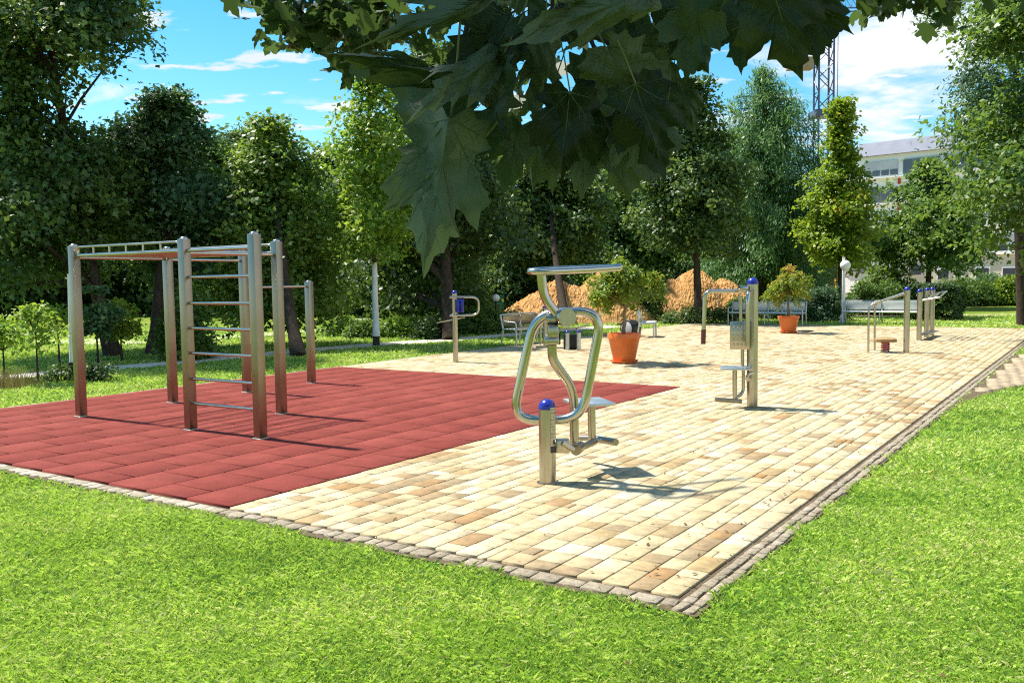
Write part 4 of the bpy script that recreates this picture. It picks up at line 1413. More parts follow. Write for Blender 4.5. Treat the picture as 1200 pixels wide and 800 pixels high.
LEAF_POT = leaf_mat('pot_leaves', [(0, (.06, .14, .016)), (.45, (.14, .24, .026)), (.7, (.27, .28, .035)), (.86, (.44, .24, .035)), (1, (.5, .13, .03))], .45, (.5, .58, .05))
P1 = ground(731.5, 425)
s1 = P1.y / F
potted(731.5, 425, 19.5 * s1, 33 * s1, (1 * s1, (425 - 353) * s1, (425 - 320) * s1, 33 * s1), 0,
       'larger orange pot with leafy green small tree, nearer one', 91, 0, .32,
       [(0, 0, 30 * s1), (-.01, 0, 40 * s1), (.02, 0, 48 * s1), (.0, 0, 56 * s1), (.03, 0, 64 * s1)], .085, 130, 46, LEAF_POT)
P2 = ground(924, 390)
s2 = P2.y / F
potted(924, 390, 12.3 * s2, 19 * s2, (0, (390 - 353) * s2, (390 - 322) * s2, 25 * s2), 0,
       'smaller orange pot with red tipped small tree, in front of a bench', 92, 0, .52,
       [(0, 0, 16 * s2), (.0, 0, 26 * s2), (-.02, 0, 34 * s2), (.03, 0, 42 * s2)], .09, 110, 40, LEAF_POT)


# flat black disc on the paving right of the far pot
dl = ground(944, 388.3)
mb = MB(); mb.lathe(dl + Vector((0, 0, .003)), [(.22, 0), (.22, .02), (.19, .028), (.03, .03)], 24)
tag(mb.build('dark_disc', BLACK), 'flat black disc on the paving right of the far pot', 'drain cover')


# ------------------------------------------------------------------ benches
def bench(label, c, along, width, seats, name='park_bench', sheet=None):
    """backs to the lawn, facing the terrace"""
    c = Vector((c[0], c[1], 0))
    a = Vector((along[0], along[1], 0)).normalized()
    f = Vector((a.y, -a.x, 0))               # facing
    if f.dot(EYE - c) < 0: f = -f
    root = empty(name, c, label, 'bench', 'metal park benches')
    z = Vector((0, 0, 1))
    sw = width / seats
    for i in range(seats):
        o = c + a * (-width / 2 + sw * (i + .5))
        mb = MB(); mb.box(o + z * .40 + f * .02, (sw - .06, .42, .025), (a, f, z), .01); mb.build('seat', sheet or PERF, root)
        bx = (f * .14 + z).normalized()
        mb = MB(); mb.box(o + z * .575 - f * .215, (sw - .06, .025, .27), (a, bx.cross(a) * -1, bx), .01); mb.build('backrest', sheet or PERF, root)
    mb = MB()
    mb.tube([c - a * width / 2 + z * .38 + f * .22, c + a * width / 2 + z * .38 + f * .22], .022, 10)
    mb.tube([c - a * width / 2 + z * .38 - f * .18, c + a * width / 2 + z * .38 - f * .18], .022, 10)
    mb.tube([c - a * width / 2 + z * .73 - f * .255, c + a * width / 2 + z * .73 - f * .255], .018, 10)
    mb.build('frame', GALV, root)
    for i in range(seats + 1):
        o = c + a * (-width / 2 + sw * i)
        mb = MB()
        mb.tube(rounded([o + f * .20, o + f * .20 + z * .38, o - f * .18 + z * .38, o - f * .255 + z * .73], .05, 4), .024, 10)
        mb.tube([o - f * .24, o - f * .18 + z * .38], .024, 10)
        mb.build('leg', GALV, root)
    for s in ((-1, 1) if seats > 1 else ()):
        o = c + a * (s * width / 2)
        mb = MB(); mb.tube(rounded([o + f * .2 + z * .38, o + f * .2 + z * .55, o - f * .20 + z * .57], .08, 5), .02, 10); mb.build('armrest', GALV, root)
    return root


b1 = ground(898, 380.2)
bench('two seat metal bench half hidden by the smaller orange pot', b1, V, 2.45, 2)
b2 = ground(1032, 379.2)
bench('two seat metal bench right of the white lamp post', b2, V, 2.3, 2)
b3 = uv(14.75, LV + .12)
bench('metal mesh bench standing on the grass beside the globe lamp', b3, U, 1.6, 2, sheet=STEEL_D)
b4 = ground(760, 395)
bench('single metal bench seat seen end on, behind the larger orange pot', b4 + Vector((0, .2, 0)), (.25, 1), .7, 1)


# ------------------------------------------------------------------ lamps, pole, bin
def globe_lamp(label, p, h, r, pole_r, polemat, gmat, above=0.0):
    root = empty('lamp_post', p, label, 'lamp post')
    mb = MB()
    mb.lathe(p - Vector((0, 0, .03)), [(pole_r * 1.8, 0), (pole_r * 1.8, .25), (pole_r * 1.1, .32), (pole_r, .5), (pole_r * .8, h + .03 + above)], 16); mb.build('pole', polemat, root)
    mb = MB()
    c = p + Vector((0, -.0 if not above else -pole_r - r * .55, h))
    prof = []
    for i in range(13):
        a = math.pi * i / 12
        prof.append((math.sin(a) * r, r - math.cos(a) * r))
    mb.lathe(c - Vector((0, 0, r)), prof, 24); gl = mb.build('globe', gmat, root)
    mb = MB(); mb.lathe(c - Vector((0, 0, r * 1.12)), [(r * .4, 0), (r * .5, r * .2)], 16); mb.build('collar', polemat, gl)
    return root


p = ground(988, 378)
globe_lamp('tall white lamp post with a round white globe beside the right bench', p, at(988, 311, p.y).z, .17, .055, WPAINT, WPAINT, .28)
p = Vector((xat(581, 27.2), 27.2, 0))
globe_lamp('low dark lamp with a white globe left of the soil heap', p, at(581, 349, p.y).z, .115, .035, BLACK, WPAINT)
p = ground(85, 443)
root = empty('marker_pole', p, 'slim white pole with dark sleeve behind the left frame post', 'pole')
t_ = at(81.5, 321, p.y)
mb = MB(); mb.tube([p + Vector((0, 0, -.03)), p + Vector((0, 0, .05)), t_], [.06, .045, .035], 14); mb.build('shaft', WPAINT, root)
mb = MB(); mb.tube([p + Vector((0, 0, .08)), p + (t_ - p) * .155], .07, 14); mb.build('sleeve', BLACK, root)
pb = ground(1199, 362)
root = empty('litter_bin', pb, 'pale litter bin on the far lawn at the right edge', 'litter bin')
mb = MB(); mb.box(pb + Vector((0, 0, .45)), (.42, .36, .62), None, .03); mb.build('body', WPAINT, root)
for s in (-1, 1):
    mb = MB(); mb.tube([pb + Vector((s * .24, 0, -.05)), pb + Vector((s * .24, 0, .85))], .025, 10); mb.build('leg', BLACK, root)
mb = MB(); mb.box(pb + Vector((0, 0, .80)), (.46, .40, .04), None, .015); mb.build('lid', GREYPANEL, root)


# ------------------------------------------------------------------ buildings
def frame_xy(origin, ang):
    a = Vector((math.cos(ang), math.sin(ang), 0))
    return a, Vector((a.y, -a.x, 0))       # along the facade, outwards (towards the camera)


YB = 105
ang = rad(-44)
A_, N_ = frame_xy(None, ang)
o0 = Vector((xat(1004, YB), YB, 0))
Z = Vector((0, 0, 1))
bd = empty('apartment_block', o0, 'long white apartment block with grey roof band and ribbon windows', 'building')
WID, ST = 46, 2.95
NF = 5
ztop = at(1010, 185, YB).z
mb = MB()
mb.box(o0 + A_ * WID / 2 - N_ * 6 + Z * (ztop / 2), (WID, 12, ztop), (A_, N_, Z))
wall = mb.build('wall', WWALL, bd, smooth=False)
mb = MB()
vs = []
for s in (-.4, WID + .4):
    b = o0 + A_ * s
    vs += [b + N_ * .5 + Z * ztop, b - N_ * 1.2 + Z * (ztop + 1.7), b - N_ * 12.2 + Z * (ztop + 1.7), b - N_ * 12.4 + Z * ztop]
mb.add(vs, [(0, 1, 2, 3), (7, 6, 5, 4), (0, 4, 5, 1), (1, 5, 6, 2), (2, 6, 7, 3), (3, 7, 4, 0)])
rf = mb.build('roof', GREYROOF, bd, smooth=False)
mb = MB()
for i in range(8):
    mb.tube([o0 + A_ * (11 + i * 1.1) - N_ * 2 + Z * (ztop + 1.6), o0 + A_ * (11 + i * 1.1) - N_ * 2 + Z * (ztop + 2.7)], .05, 6)
mb.tube([o0 + A_ * 11 - N_ * 2 + Z * (ztop + 2.65), o0 + A_ * 18.7 - N_ * 2 + Z * (ztop + 2.65)], .05, 6)
mb.build('roof_rail', CRANE, rf)
rnd = random.Random(5)
for fl in range(NF):
    zc = ztop - 1.55 - fl * ST
    s = .6
    k = 0
    while s < WID - 3:
        w = 4.1
        mb = MB(); mb.box(o0 + A_ * (s + w / 2) + N_ * .02 + Z * zc, (w - .35, .30, 1.75), (A_, N_, Z))
        fw = mb.build('window', BLIND if (k + fl) % 3 == 0 else GREYPANEL, bd, smooth=False)
        mb = MB()
        for j in range(4):
            if (k + fl) % 3 == 0:
                mb.box(o0 + A_ * (s + .55 + j * 1.0) + N_ * .18 + Z * (zc - .45), (.82, .06, .62), (A_, N_, Z))
            else:
                mb.box(o0 + A_ * (s + .55 + j * 1.0) + N_ * .18 + Z * zc, (.90, .06, 1.55), (A_, N_, Z))
        mb.build('pane', GLASS if rnd.random() < .8 else BLIND, fw, smooth=False)
        if rnd.random() < .75:
            mb = MB(); mb.box(o0 + A_ * (s + w - .0) + N_ * .05 + Z * (zc - 1.5), (.28, .16, .62), (A_, N_, Z)); mb.build('red_panel', REDP, bd, smooth=False)
        s += w + .35
        k += 1
    mb = MB(); mb.box(o0 + A_ * WID / 2 + N_ * .25 + Z * (zc - .98), (WID, .5, .12), (A_, N_, Z)); mb.build('ledge', WWALL, bd, smooth=False)


def on_plane(px, py, o, n):
    d = ray(px, py)
    return EYE + d * ((o - EYE).dot(n) / d.dot(n))


def low_block(name, label, px0, px1, Y, ztop_px, mat, roofmat, wins, dep=8):
    a, n = frame_xy(None, rad(-50))
    o = Vector((xat(px0, Y), Y, 0))
    h = at(px0, ztop_px, Y).z
    wd = (on_plane(px1, 330, o, n) - o).dot(a)
    root = empty(name, o, label, 'building')
    c = o + a * wd / 2 - n * dep / 2
    mb = MB(); mb.box(c + Z * h / 2, (wd, dep, h), (a, n, Z)); mb.build('wall', mat, root, smooth=False)
    mb = MB(); mb.box(c + Z * (h + .12), (wd + .5, dep + .5, .24), (a, n, Z)); mb.build('roof', roofmat, root, smooth=False)
    for (x0, x1, t, bt, mt) in wins:
        p0, p1 = on_plane(x0, t, o, n), on_plane(x1, bt, o, n)
        w_, h_ = (p1 - p0).dot(a), p0.z - p1.z
        m_ = (p0 + p1) / 2
        mb = MB(); mb.box(m_ + n * .03, (w_ + .16, .12, h_ + .16), (a, n, Z)); fw = mb.build('window', WPAINT, root, smooth=False)
        mb = MB(); mb.box(m_ + n * .10, (w_, .06, h_), (a, n, Z)); mb.build('pane', mt, fw, smooth=False)
    return root


low_block('annex_building', 'low white annex with a grey window band behind the lamp post', 905, 1062, 84, 293, WWALL, GREYROOF,
          [(992, 1016, 312, 320, GREYPANEL), (1018, 1040, 314, 321, GLASS), (1042, 1060, 312, 320, GREYPANEL), (915, 925, 303, 311, GLASS), (932, 942, 303, 311, GLASS)])
low_block('green_building', 'low pale green building behind the spreading tree', 1064, 1200, 73, 301, YGREEN, WWALL,
          [(1066, 1080, 312, 322, GLASS), (1100, 1112, 316, 327, GLASS), (1145, 1159, 314, 331, GLASS), (1120, 1130, 314, 325, BLIND), (1176, 1190, 314, 326, GLASS)])

# ------------------------------------------------------------------ crane
YC = 78
cx = xat(963, YC)
cr = empty('tower_crane', (cx, YC, 0), 'blue grey lattice tower crane behind the trees on tan ballast blocks', 'crane')
W = 1.25
zt = at(963, 12, YC).z
mb = MB()
for sx in (-1, 1):
    for sy in (-1, 1):
        mb.box((cx + sx * W / 2, YC + sy * W / 2, zt / 2 + 1.5), (.13, .13, zt - 3))
k = 0
z = 3.2
while z < zt - 1.3:
    for (x0, y0, x1, y1) in ((-1, -1, 1, -1), (1, -1, 1, 1), (1, 1, -1, 1), (-1, 1, -1, -1)):
        a = Vector((cx + x0 * W / 2, YC + y0 * W / 2, z)); b = Vector((cx + x1 * W / 2, YC + y1 * W / 2, z + 1.25))
        if k % 2: a.z, b.z = b.z, a.z
        mb.tube([a, b], .045, 5)
    z += 1.25
    k += 1
mb.build('mast', CRANE, cr, smooth=False)
zp = at(963, 134, YC).z
mb = MB(); mb.box((cx, YC, zp), (2.0, 2.0, .5)); mb.build('platform', CRANE, cr, smooth=False)
mb = MB()
jx0, jx1 = xat(905, YC), xat(1020, YC)
for (yy, zz) in ((-.5, 0), (.5, 0), (0, .9)):
    mb.tube([(jx0, YC + yy, zt + zz), (jx1, YC + yy, zt + zz)], .06, 6)
nb = 16
for i in range(nb):
    x0 = jx0 + (jx1 - jx0) * i / nb; x1 = jx0 + (jx1 - jx0) * (i + 1) / nb
    mb.tube([(x0, YC - .5, zt), ((x0 + x1) / 2, YC, zt + .9), (x1, YC - .5, zt)], .04, 5)
mb.build('jib', CRANE, cr, smooth=False)
c1, c2 = at(934, 75, YC), at(949, 75, YC)
mb = MB(); mb.box(Vector(((c1.x + c2.x) / 2 - .3, YC, c1.z)), (2.1, 1.0, 1.0), None, .05); mb.tube([(c1.x, YC, c1.z + .4), (c1.x, YC, zt)], .04, 5); mb.tube([(c2.x - .3, YC, c1.z + .4), (c2.x - .3, YC, zt)], .04, 5)
mb.build('counterweight', CONC, cr, smooth=False)
xk = xat(979, YC)
mb = MB(); mb.tube([(xk, YC, zt), (xk, YC, 6)], .03, 5); mb.build('cable', BLACK, cr)
mb = MB()
z = 0
x0, x1 = xat(962, YC - 1), xat(984, YC - 1)
for i in range(9):
    mb.box(((x0 + x1) / 2 + rnd.uniform(-.05, .05), YC - 1.6, z + .28), (x1 - x0, 1.2, .53), None, .04)
    z += .56
mb.build('ballast', CONC, cr, smooth=False)
mb = MB(); b_ = at(982, 331, YC - 2.6); mb.box(b_, (.5, .4, .9), None, .03); mb.build('control_box', YELLOW, cr, smooth=False)

# orange site barrier and teal cabinet
ob = Vector((xat(940, 62), 62, 0))
bb = empty('site_barrier', ob, 'orange site barrier seen above the smaller potted tree', 'barrier')
mb = MB(); mb.box(ob + Z * 1.75, (2.6, .08, .75), None, .02); mb.build('panel', ORANGE, bb)
for s in (-1.2, 0, 1.2):
    mb = MB(); mb.tube([ob + Vector((s, .08, -.05)), ob + Vector((s, .08, 2.2))], .04, 8); mb.build('post', GALV, bb)
tb = Vector((xat(586, 38), 38, 0))
bb = empty('utility_cabinet', tb, 'small teal cabinet under the globe lamp', 'cabinet')
mb = MB(); mb.box(tb + Z * .42, (.32, .3, .9), None, .02); mb.build('body', TEAL, bb)
mb = MB(); mb.box(tb + Z * .90 , (.38, .36, .06), None, .015); mb.build('lid', TEAL, bb)
mb = MB(); mb.box(tb + Vector((-.22, 0, .42)), (.07, .3, .9), None, .01); mb.build('side_panel', WPAINT, bb)


def car(label, c, rz, mat):
    root = empty('parked_car', c, label, 'car', None)
    c = Vector(c)
    a, nn = Vector((math.cos(rz), math.sin(rz), 0)), Vector((-math.sin(rz), math.cos(rz), 0))
    prof = [(-2.05, .35), (-2.1, .75), (-1.95, .92), (-1.5, 1.0), (-1.15, 1.40), (-.6, 1.48), (.3, 1.46), (.95, 1.0), (1.75, .88), (2.05, .7), (2.1, .35)]
    mb = MB()
    n = len(prof)
    vs = []
    for sy, k in ((-.85, 1), (.85, 1)):
        for (x, z) in prof:
            inset = .15 if z > 1.1 else 0
            vs.append(c + a * x + nn * (sy - math.copysign(inset, sy)) + Z * z)
    fs = [tuple(range(n - 1, -1, -1)), tuple(range(n, 2 * n))] + [(i, i + 1, n + i + 1, n + i) for i in range(n - 1)] + [(n - 1, 0, n, 2 * n - 1)]
    mb.add(vs, fs); mb.build('body', mat, root, smooth=False)
    for sy in (-1, 1):
        mb = MB()
        q = [(-1.3, 1.06), (-1.02, 1.36), (.2, 1.38), (.72, 1.04)]
        mb.add([c + a * x + nn * sy * (.865 - (z - .98) * .32) + Z * z for x, z in q], [(0, 1, 2, 3)])
        mb.build('window', GLASS, root, smooth=False)
        for x in (-1.3, 1.3):
            mb = MB(); mb.lathe(c + a * x + nn * sy * .70 + Z * .32, [(.32, 0), (.32, .2), (.2, .21)], 20, nn * sy); wh = mb.build('wheel', TYRE, root)
            mb = MB(); mb.lathe(c + a * x + nn * sy * .905 + Z * .32, [(.19, 0), (.17, .012), (.03, .016)], 16, nn * sy); mb.build('rim', GALV, wh)


car('white parked car glimpsed left of the blue padded post', (xat(512, 52), 52, 0), .1, WPAINT)
wb = ground(424, 392)
bb = empty('utility_box', wb, 'low white louvred box on the grass left of the white painted trunk', 'box')
mb = MB(); mb.box(wb + Z * .20, (.40, .34, .44), None, .02); mb.build('body', WPAINT, bb)
mb = MB(); mb.box(wb + Z * .44, (.46, .40, .04), None, .01); mb.build('lid', WPAINT, bb)
for k in range(3):
    mb = MB(); mb.box(wb + Vector((0, -.185, .10 + k * .10)), (.32, .03, .03), (Vector((1, 0, 0)), Vector((0, .9, -.4)), Vector((0, .4, .9)))); mb.build('louvre', GREYPANEL, bb)


# ------------------------------------------------------------------ overhanging maple close to the camera
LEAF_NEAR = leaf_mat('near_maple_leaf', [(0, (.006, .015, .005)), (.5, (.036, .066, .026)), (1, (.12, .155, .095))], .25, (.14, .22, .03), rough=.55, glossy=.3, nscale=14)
VEIN = noise_mat('leaf_vein', [(.3, (.055, .09, .04)), (.7, (.085, .13, .055))], 20, rough=.6)
PETIOLE = noise_mat('leaf_stalk', [(.3, (.12, .14, .04)), (.7, (.2, .2, .06))], 20, rough=.6)
TWIG = noise_mat('dark_twig', [(.3, (.018, .014, .014)), (.7, (.05, .038, .034))], 30, rough=.85)
HALF = [(0, 0), (.08, -.05), (.20, -.12), (.27, -.06), (.43, -.07), (.41, .03), (.54, .10), (.42, .15), (.34, .22), (.46, .29), (.50, .39), (.63, .49), (.51, .54), (.53, .65),
        (.41, .63), (.31, .585), (.22, .565), (.235, .68), (.31, .765), (.205, .785), (.16, .89), (.075, .915), (0, 1.06)]
OUTL = HALF + [(-x, y) for x, y in HALF[-2:0:-1]]

mroot = empty('maple_tree', (2.4, -1.6, -0.02), 'overhanging maple branch with big dark leaves close to the viewer', 'tree')
cnt_leaf = 0


def big_leaf(b, t, d0, d1, wid=1.0, roll=0, fold=.12, curl=.15, seed=0, tint=.5):
    rng = random.Random(seed)
    B, T = at(*b, d0), at(*t, d1)
    y = (T - B); L = y.length; y.normalize()
    tocam = (EYE - (B + T) / 2).normalized()
    n = (tocam - y * tocam.dot(y)).normalized()
    x = y.cross(n)
    n = (n * math.cos(rad(roll)) + x * math.sin(rad(roll))).normalized()
    x = y.cross(n)
    ph = rng.uniform(0, 6)

    def zf(px, py):
        return -fold * abs(px) - curl * (py - .3) ** 2 + .045 * math.sin(py * 9 + ph + abs(px) * 7) + .04 * math.sin(px * 9 + ph * 2) + .018 * math.sin(px * 23 + py * 17 + ph) - .08 * px * px

    def W3(px, py, dz=0):
        return B + (x * (px * wid) + y * (py / 1.06) + n * (zf(px, py) + dz)) * L

    # resample outline; every leaf grows a little differently
    sxl = (rng.uniform(.82, 1.12), rng.uniform(.82, 1.12))
    ol = []
    m = len(OUTL)
    for i in range(m):
        p, q = OUTL[i], OUTL[(i + 1) % m]
        for k in range(2):
            ox, oy = p[0] + (q[0] - p[0]) * k / 2, p[1] + (q[1] - p[1]) * k / 2
            wv = min(1, math.hypot(ox, oy) * 2)
            ol.append((ox * sxl[ox > 0] + wv * .07 * mnoise.noise((ox * 2.5 + seed, oy * 2.5, 1.0)) + rng.uniform(-.008, .008),
                       oy + wv * .07 * mnoise.noise((ox * 2.5, oy * 2.5 + seed, 5.0)) + rng.uniform(-.008, .008)))
    c0 = (0, .30)
    rings = 6
    vs = [W3(*c0)]
    for r in range(1, rings + 1):
        k = r / rings
        vs += [W3(c0[0] + (px - c0[0]) * k, c0[1] + (py - c0[1]) * k) for px, py in ol]
    M_ = len(ol)
    fs = [(0, 1 + i, 1 + (i + 1) % M_) for i in range(M_)]
    for r in range(rings - 1):
        for i in range(M_):
            fs.append((1 + r * M_ + i, 1 + (r + 1) * M_ + i, 1 + (r + 1) * M_ + (i + 1) % M_, 1 + r * M_ + (i + 1) % M_))
    mb = MB(); mb.add(vs, fs)
    o = mb.build('leaf', [LEAF_NEAR], mroot)
    a_ = o.data.attributes.new('tint', 'FLOAT', 'FACE')
    a_.data.foreach_set('value', [tint] * len(fs))
    vb = MB()
    for (ex, ey) in ((0, .99), (.56 * sxl[1], .48), (-.56 * sxl[0], .48), (.42 * sxl[1], .05), (-.42 * sxl[0], .05)):
        N = 8
        vb.tube([W3(ex * i / N, ey * i / N) for i in range(N + 1)], [L * .0065 * (1 - .8 * i / N) for i in range(N + 1)], 5, caps=False)
        for kk in (.3, .5, .68):
            for sd in (-1, 1):
                sx, sy = ex * kk, ey * kk
                dx, dy = ex * .22 - sd * ey * .16, ey * .22 + sd * ex * .16
                vb.tube([W3(sx, sy), W3(sx + dx * .5, sy + dy * .5), W3(sx + dx, sy + dy)], [L * .0025, L * .002, L * .001], 4, caps=False)
    vb.build('vein', VEIN, o)
    # stalk
    up = B + (-y * .35 + Vector((0, 0, .5)) + x * rng.uniform(-.3, .3)).normalized() * L * rng.uniform(.45, .8)
    st = MB(); st.tube([B, B.lerp(up, .5) - y * L * .05, up], [L * .009, L * .008, L * .009], 6); st.build('stalk', PETIOLE, o)
    return o


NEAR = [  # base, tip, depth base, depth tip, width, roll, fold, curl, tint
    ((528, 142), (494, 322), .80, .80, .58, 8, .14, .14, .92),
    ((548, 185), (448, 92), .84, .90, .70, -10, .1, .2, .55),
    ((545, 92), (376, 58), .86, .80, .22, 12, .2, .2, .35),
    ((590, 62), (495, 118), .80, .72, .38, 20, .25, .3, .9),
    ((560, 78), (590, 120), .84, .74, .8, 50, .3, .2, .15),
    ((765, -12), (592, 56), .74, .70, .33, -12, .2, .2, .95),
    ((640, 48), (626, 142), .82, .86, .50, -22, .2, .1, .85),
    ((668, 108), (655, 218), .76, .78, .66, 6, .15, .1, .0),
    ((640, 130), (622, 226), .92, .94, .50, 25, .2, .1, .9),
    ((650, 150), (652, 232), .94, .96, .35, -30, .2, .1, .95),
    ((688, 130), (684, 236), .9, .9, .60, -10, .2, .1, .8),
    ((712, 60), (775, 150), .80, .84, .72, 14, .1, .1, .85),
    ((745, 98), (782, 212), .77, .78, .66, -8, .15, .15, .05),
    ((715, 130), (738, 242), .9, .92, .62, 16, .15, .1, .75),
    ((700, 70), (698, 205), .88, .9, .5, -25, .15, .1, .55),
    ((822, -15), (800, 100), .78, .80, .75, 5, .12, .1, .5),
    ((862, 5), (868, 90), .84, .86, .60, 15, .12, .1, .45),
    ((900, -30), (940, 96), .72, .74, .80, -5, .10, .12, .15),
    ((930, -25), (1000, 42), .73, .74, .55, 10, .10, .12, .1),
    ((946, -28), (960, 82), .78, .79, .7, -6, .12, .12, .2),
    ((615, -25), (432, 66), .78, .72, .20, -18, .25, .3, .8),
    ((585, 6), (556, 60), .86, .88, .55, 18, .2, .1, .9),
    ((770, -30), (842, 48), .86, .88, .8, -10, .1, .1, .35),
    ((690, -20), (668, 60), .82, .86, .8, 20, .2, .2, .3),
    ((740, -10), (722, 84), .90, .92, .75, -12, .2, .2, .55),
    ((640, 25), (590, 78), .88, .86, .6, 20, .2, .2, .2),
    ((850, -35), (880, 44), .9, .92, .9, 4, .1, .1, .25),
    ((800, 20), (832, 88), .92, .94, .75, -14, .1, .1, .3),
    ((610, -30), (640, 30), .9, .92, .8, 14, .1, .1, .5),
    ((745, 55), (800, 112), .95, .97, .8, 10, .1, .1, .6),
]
rl_ = random.Random(77)
for (x0, x1, y0, y1, cnt) in ((605, 800, 70, 150, 10), (560, 900, -20, 40, 8), (860, 960, -30, 10, 4)):
    for _ in range(cnt):
        bx, by = rl_.uniform(x0, x1), rl_.uniform(y0, y1)
        dd, an, ln2 = rl_.uniform(.84, 1.08), rl_.gauss(0, .5), rl_.uniform(52, 88)
        NEAR.append(((bx, by), (bx + math.sin(an) * ln2, by + math.cos(an) * ln2), dd, dd + rl_.uniform(-.07, .07), rl_.uniform(.45, .9), rl_.uniform(-45, 45), rl_.uniform(.1, .35), rl_.uniform(.05, .45), rl_.choice((.05, .3, .5, .7, .95))))
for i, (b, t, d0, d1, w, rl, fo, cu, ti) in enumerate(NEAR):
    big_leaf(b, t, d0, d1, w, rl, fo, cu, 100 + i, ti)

# trunk, bough and twigs
mb = MB()
bough = [(2.4, -1.6, -.05), (2.38, -1.58, 1.2), (2.2, -1.35, 2.3), (1.5, -.5, 2.62), (.7, .35, 2.42), (.1, .80, 2.24), (-.5, 2.0, 2.50), (-1.1, 3.6, 3.05), (-1.3, 5.0, 3.5)]
mb.tube(bough, [.20, .16, .12, .075, .045, .026, .020, .014, .008], 12)
mb.tube([(2.3, -1.5, 1.9), (2.35, -1.2, 3.2), (2.2, -.4, 4.4), (1.5, 1.2, 5.2), (.6, 2.4, 5.4)], [.12, .10, .08, .05, .02], 10)
mb.tube([(2.2, -1.35, 2.3), (2.4, 0.6, 2.9), (2.35, 2.6, 3.1), (2.2, 4.4, 3.2)], [.10, .06, .035, .012], 10)
mb.build('trunk', BARK, mroot)
tw = MB()
for pts in ([(.1, .80, 2.24), at(560, 5, .9), at(536, 60, .9), at(530, 110, .9)], [at(490, -30, .95), at(560, 25, .95), at(600, 60, .9), at(650, 60, .85)],
            [(.1, .8, 2.24), at(640, -20, .85), at(690, 40, .85), at(700, 66, .82)], [(.3, .62, 2.3), at(760, -40, .8), at(840, -25, .78), at(915, -35, .75)],
            [at(648, -10, .9), at(646, 45, .9), at(650, 100, .9)], [at(546, 0, .93), at(548, 22, .93), at(543, 50, .93), at(560, 70, .93)],
            [at(690, 40, .85), at(735, 60, .86), at(745, 95, .8)]):
    tw.tube(rounded(pts, .05, 4), .0022, 6)
tw.build('twig', TWIG, mroot)


# smaller leaves of the same tree further out on the boughs
def maple_fol(name, specs, size, mat, seed, mu=.4):
    rng = np.random.default_rng(seed)
    hf = [(0, 0), (.2, -.11), (.45, -.05), (.5, .12), (.38, .24), (.5, .38), (.6, .5), (.48, .64), (.27, .58), (.26, .76), (.12, .9), (0, 1.04)]
    tmpl = np.array(hf + [(-x, y) for x, y in hf[-2:0:-1]]) * [.85, 1]
    K = len(tmpl)
    VS, TT = [], []
    for (c, r, n) in specs:
        c = np.array(c)
        P = c + np.clip(rng.normal(0, 1, (n, 3)), -1.5, 1.5) * np.array(r)
        nr = rng.normal(0, 1, (n, 3)) * .9; nr[:, 2] += .5
        nr /= np.linalg.norm(nr, axis=1, keepdims=True)
        d = rng.normal(0, 1, (n, 3)); d[:, 2] -= 1.0
        d -= nr * (d * nr).sum(1, keepdims=True); d /= np.linalg.norm(d, axis=1, keepdims=True)
        s = np.cross(nr, d)
        sz = size * rng.uniform(.6, 1.2, (n, 1, 1))
        z = -np.abs(tmpl[:, 0]) * .25
        v = P[:, None] + (s[:, None] * tmpl[None, :, :1] + d[:, None] * tmpl[None, :, 1:] + nr[:, None] * z[None, :, None]) * sz
        VS.append(v.reshape(-1, 3)); TT.append(np.clip(rng.normal(mu, .2, n), 0, 1))
    VS = np.concatenate(VS); n = len(VS) // K
    f = np.arange(n * K).reshape(n, K)
    o = np_mesh(name, VS, f, np.concatenate(TT), [mat], mroot)
    o['kind'] = 'stuff'
    return o


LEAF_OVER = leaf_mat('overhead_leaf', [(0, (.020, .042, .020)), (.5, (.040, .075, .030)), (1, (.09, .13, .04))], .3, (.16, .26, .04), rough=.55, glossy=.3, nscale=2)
sp_ = []
for (px, py, Y, rr, n) in ((330, -8, 3.7, .11, 34), (365, 12, 3.7, .11, 40), (405, 26, 3.6, .11, 44), (395, -10, 3.7, .16, 50), (440, 10, 3.5, .13, 40), (470, -8, 3.5, .16, 50), (345, 28, 3.6, .05, 10),
                           (412, 80, 3.4, .04, 8), (425, 52, 3.5, .08, 14), (500, 10, 3.4, .12, 24), (515, 60, 3.4, .04, 6), (560, 10, 3.4, .14, 20), (600, 118, 3.1, .04, 6), (585, 125, 3.0, .03, 5), (620, 100, 3.1, .06, 8),
                           (700, 15, 3.4, .14, 24), (1010, -12, 3.4, .05, 12), (1050, -12, 3.5, .06, 20), (1095, -8, 3.5, .05, 16), (1034, 18, 3.5, .012, 2), (1000, -30, 3.4, .1, 30), (1135, -14, 3.4, .09, 16), (292, -10, 3.7, .04, 6)):
    p = at(px, py, Y)
    sp_.append((tuple(p), (rr, rr * 1.5, rr * .75), int(n * 1.6)))
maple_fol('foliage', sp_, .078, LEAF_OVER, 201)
# the canopy above, out of the picture, which shades the hanging leaves
sp_ = []
for i in range(260):
    y = RNG.uniform(-1.0, 2.8)
    x = RNG.uniform(-2.6, 3.2)
    z = RNG.uniform(max(3.0, 1.9 + .42 * y), 5.6)
    sp_.append(((x, y, z), (.25, .25, .16), 22))
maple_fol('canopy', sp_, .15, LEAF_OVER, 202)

# ------------------------------------------------------------------ light
SUN_EL, SUN_AZ = rad(58), Vector((-.85, .53, 0)).normalized()
sd = bpy.data.lights.new('sun', 'SUN')
sd.energy = 4.2
sd.angle = rad(2.0)
sd.color = (1.0, .94, .84)
so = bpy.data.objects.new('sun', sd)
COL.objects.link(so)
sdir = Vector((SUN_AZ.x * math.cos(SUN_EL), SUN_AZ.y * math.cos(SUN_EL), math.sin(SUN_EL)))
so.rotation_euler = sdir.to_track_quat('Z', 'Y').to_euler()
so.location = sdir * 50

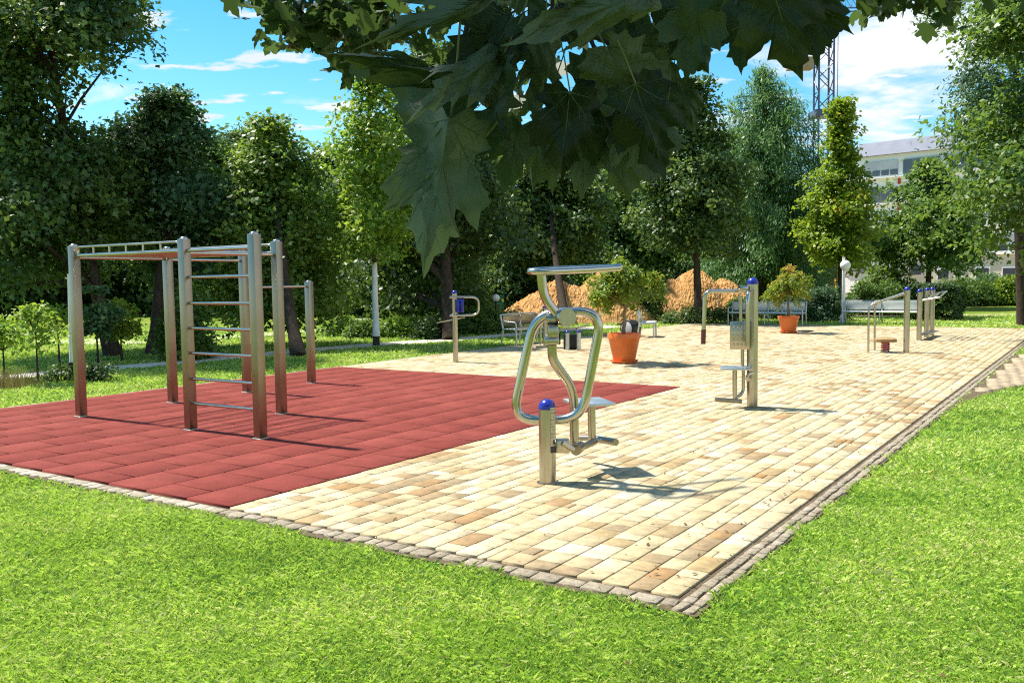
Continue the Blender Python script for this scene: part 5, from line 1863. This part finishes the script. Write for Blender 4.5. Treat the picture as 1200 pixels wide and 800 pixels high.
w = bpy.data.worlds.new('World')
scene.world = w
w.use_nodes = True
nt = w.node_tree
nt.nodes.clear()
ns, ln = nt.nodes, nt.links
out = ns.new('ShaderNodeOutputWorld')
bg = ns.new('ShaderNodeBackground')
sky = ns.new('ShaderNodeTexSky')
sky.sky_type = 'NISHITA'
sky.sun_disc = False
sky.sun_elevation = SUN_EL
sky.sun_rotation = math.atan2(SUN_AZ.x, SUN_AZ.y)
sky.air_density = 1.0
sky.dust_density = 0.3
sky.ozone_density = 1.5
tc = ns.new('ShaderNodeTexCoord')
sx = ns.new('ShaderNodeSeparateXYZ')
ln.new(tc.outputs['Generated'], sx.inputs[0])


def mth(op, a, b=None, c=None, clamp=False):
    n_ = ns.new('ShaderNodeMath')
    n_.operation = op
    n_.use_clamp = clamp
    for i, q in enumerate((a, b, c)):
        if q is None: continue
        if isinstance(q, (int, float)): n_.inputs[i].default_value = q
        else: ln.new(q, n_.inputs[i])
    return n_.outputs[0]


den = mth('ADD', mth('MAXIMUM', sx.outputs['Z'], 0.0), 0.10)
cx_ = mth('DIVIDE', sx.outputs['X'], den)
cy_ = mth('DIVIDE', sx.outputs['Y'], den)
cb = ns.new('ShaderNodeCombineXYZ')
ln.new(cx_, cb.inputs[0]); ln.new(cy_, cb.inputs[1])
n1 = ns.new('ShaderNodeTexNoise'); n1.inputs['Scale'].default_value = 1.15; n1.inputs['Detail'].default_value = 9; n1.inputs['Roughness'].default_value = .58
n1.inputs['Distortion'].default_value = .25
ln.new(cb.outputs[0], n1.inputs['Vector'])
# more cloud to the right of the view than to the left
bias = mth('MULTIPLY_ADD', sx.outputs['X'], .17, -.01)
dens = mth('ADD', n1.outputs['Fac'], bias)
mp2 = ns.new('ShaderNodeMapping'); mp2.inputs['Scale'].default_value = (2.2, 3.4, 1); mp2.inputs['Rotation'].default_value = (0, 0, .25)
n2 = ns.new('ShaderNodeTexNoise'); n2.inputs['Scale'].default_value = 1.6; n2.inputs['Detail'].default_value = 7; n2.inputs['Roughness'].default_value = .55
ln.new(cb.outputs[0], mp2.inputs['Vector']); ln.new(mp2.outputs['Vector'], n2.inputs['Vector'])
st_ = ramp(ns, [(.575, (0, 0, 0)), (.64, (1, 1, 1))]); ln.new(n2.outputs['Fac'], st_.inputs['Fac'])
cr_ = ramp(ns, [(.53, (0, 0, 0)), (.64, (1, 1, 1))])
ln.new(dens, cr_.inputs['Fac'])
shade = ramp(ns, [(.52, (7.5, 7.7, 8.0)), (.78, (9.5, 9.5, 9.5))])
shade = ns.new('ShaderNodeMix'); shade.data_type = 'RGBA'
shade.inputs[6].default_value = (3.0, 3.35, 3.8, 1); shade.inputs[7].default_value = (4.3, 4.35, 4.4, 1)
ln.new(mth('MULTIPLY_ADD', dens, 3.0, -1.4, True), shade.inputs[0])
hsv = ns.new('ShaderNodeHueSaturation')
hsv.inputs['Hue'].default_value = .485
hsv.inputs['Saturation'].default_value = 1.48
hsv.inputs['Value'].default_value = 0.70
ln.new(sky.outputs['Color'], hsv.inputs['Color'])
mx = ns.new('ShaderNodeMix'); mx.data_type = 'RGBA'
ln.new(mth('MAXIMUM', cr_.outputs['Color'], st_.outputs['Color']), mx.inputs[0])
ln.new(hsv.outputs['Color'], mx.inputs[6])
ln.new(shade.outputs[2], mx.inputs[7])
ln.new(mx.outputs[2], bg.inputs['Color'])
bg.inputs['Strength'].default_value = 0.115
ln.new(bg.outputs[0], out.inputs['Surface'])

# ------------------------------------------------------------------ render settings
scene.render.engine = 'CYCLES'
scene.view_settings.view_transform = 'Standard'
scene.view_settings.look = 'None'
scene.view_settings.gamma = 1
scene.view_settings.exposure = 1.3
cy = scene.cycles
cy.filter_width = 1.15
cy.use_denoising = False
cy.max_bounces = 8
cy.diffuse_bounces = 3
cy.glossy_bounces = 3
cy.transmission_bounces = 4
cy.transparent_max_bounces = 4
cy.caustics_reflective = False
cy.caustics_refractive = False
cy.sample_clamp_indirect = 6
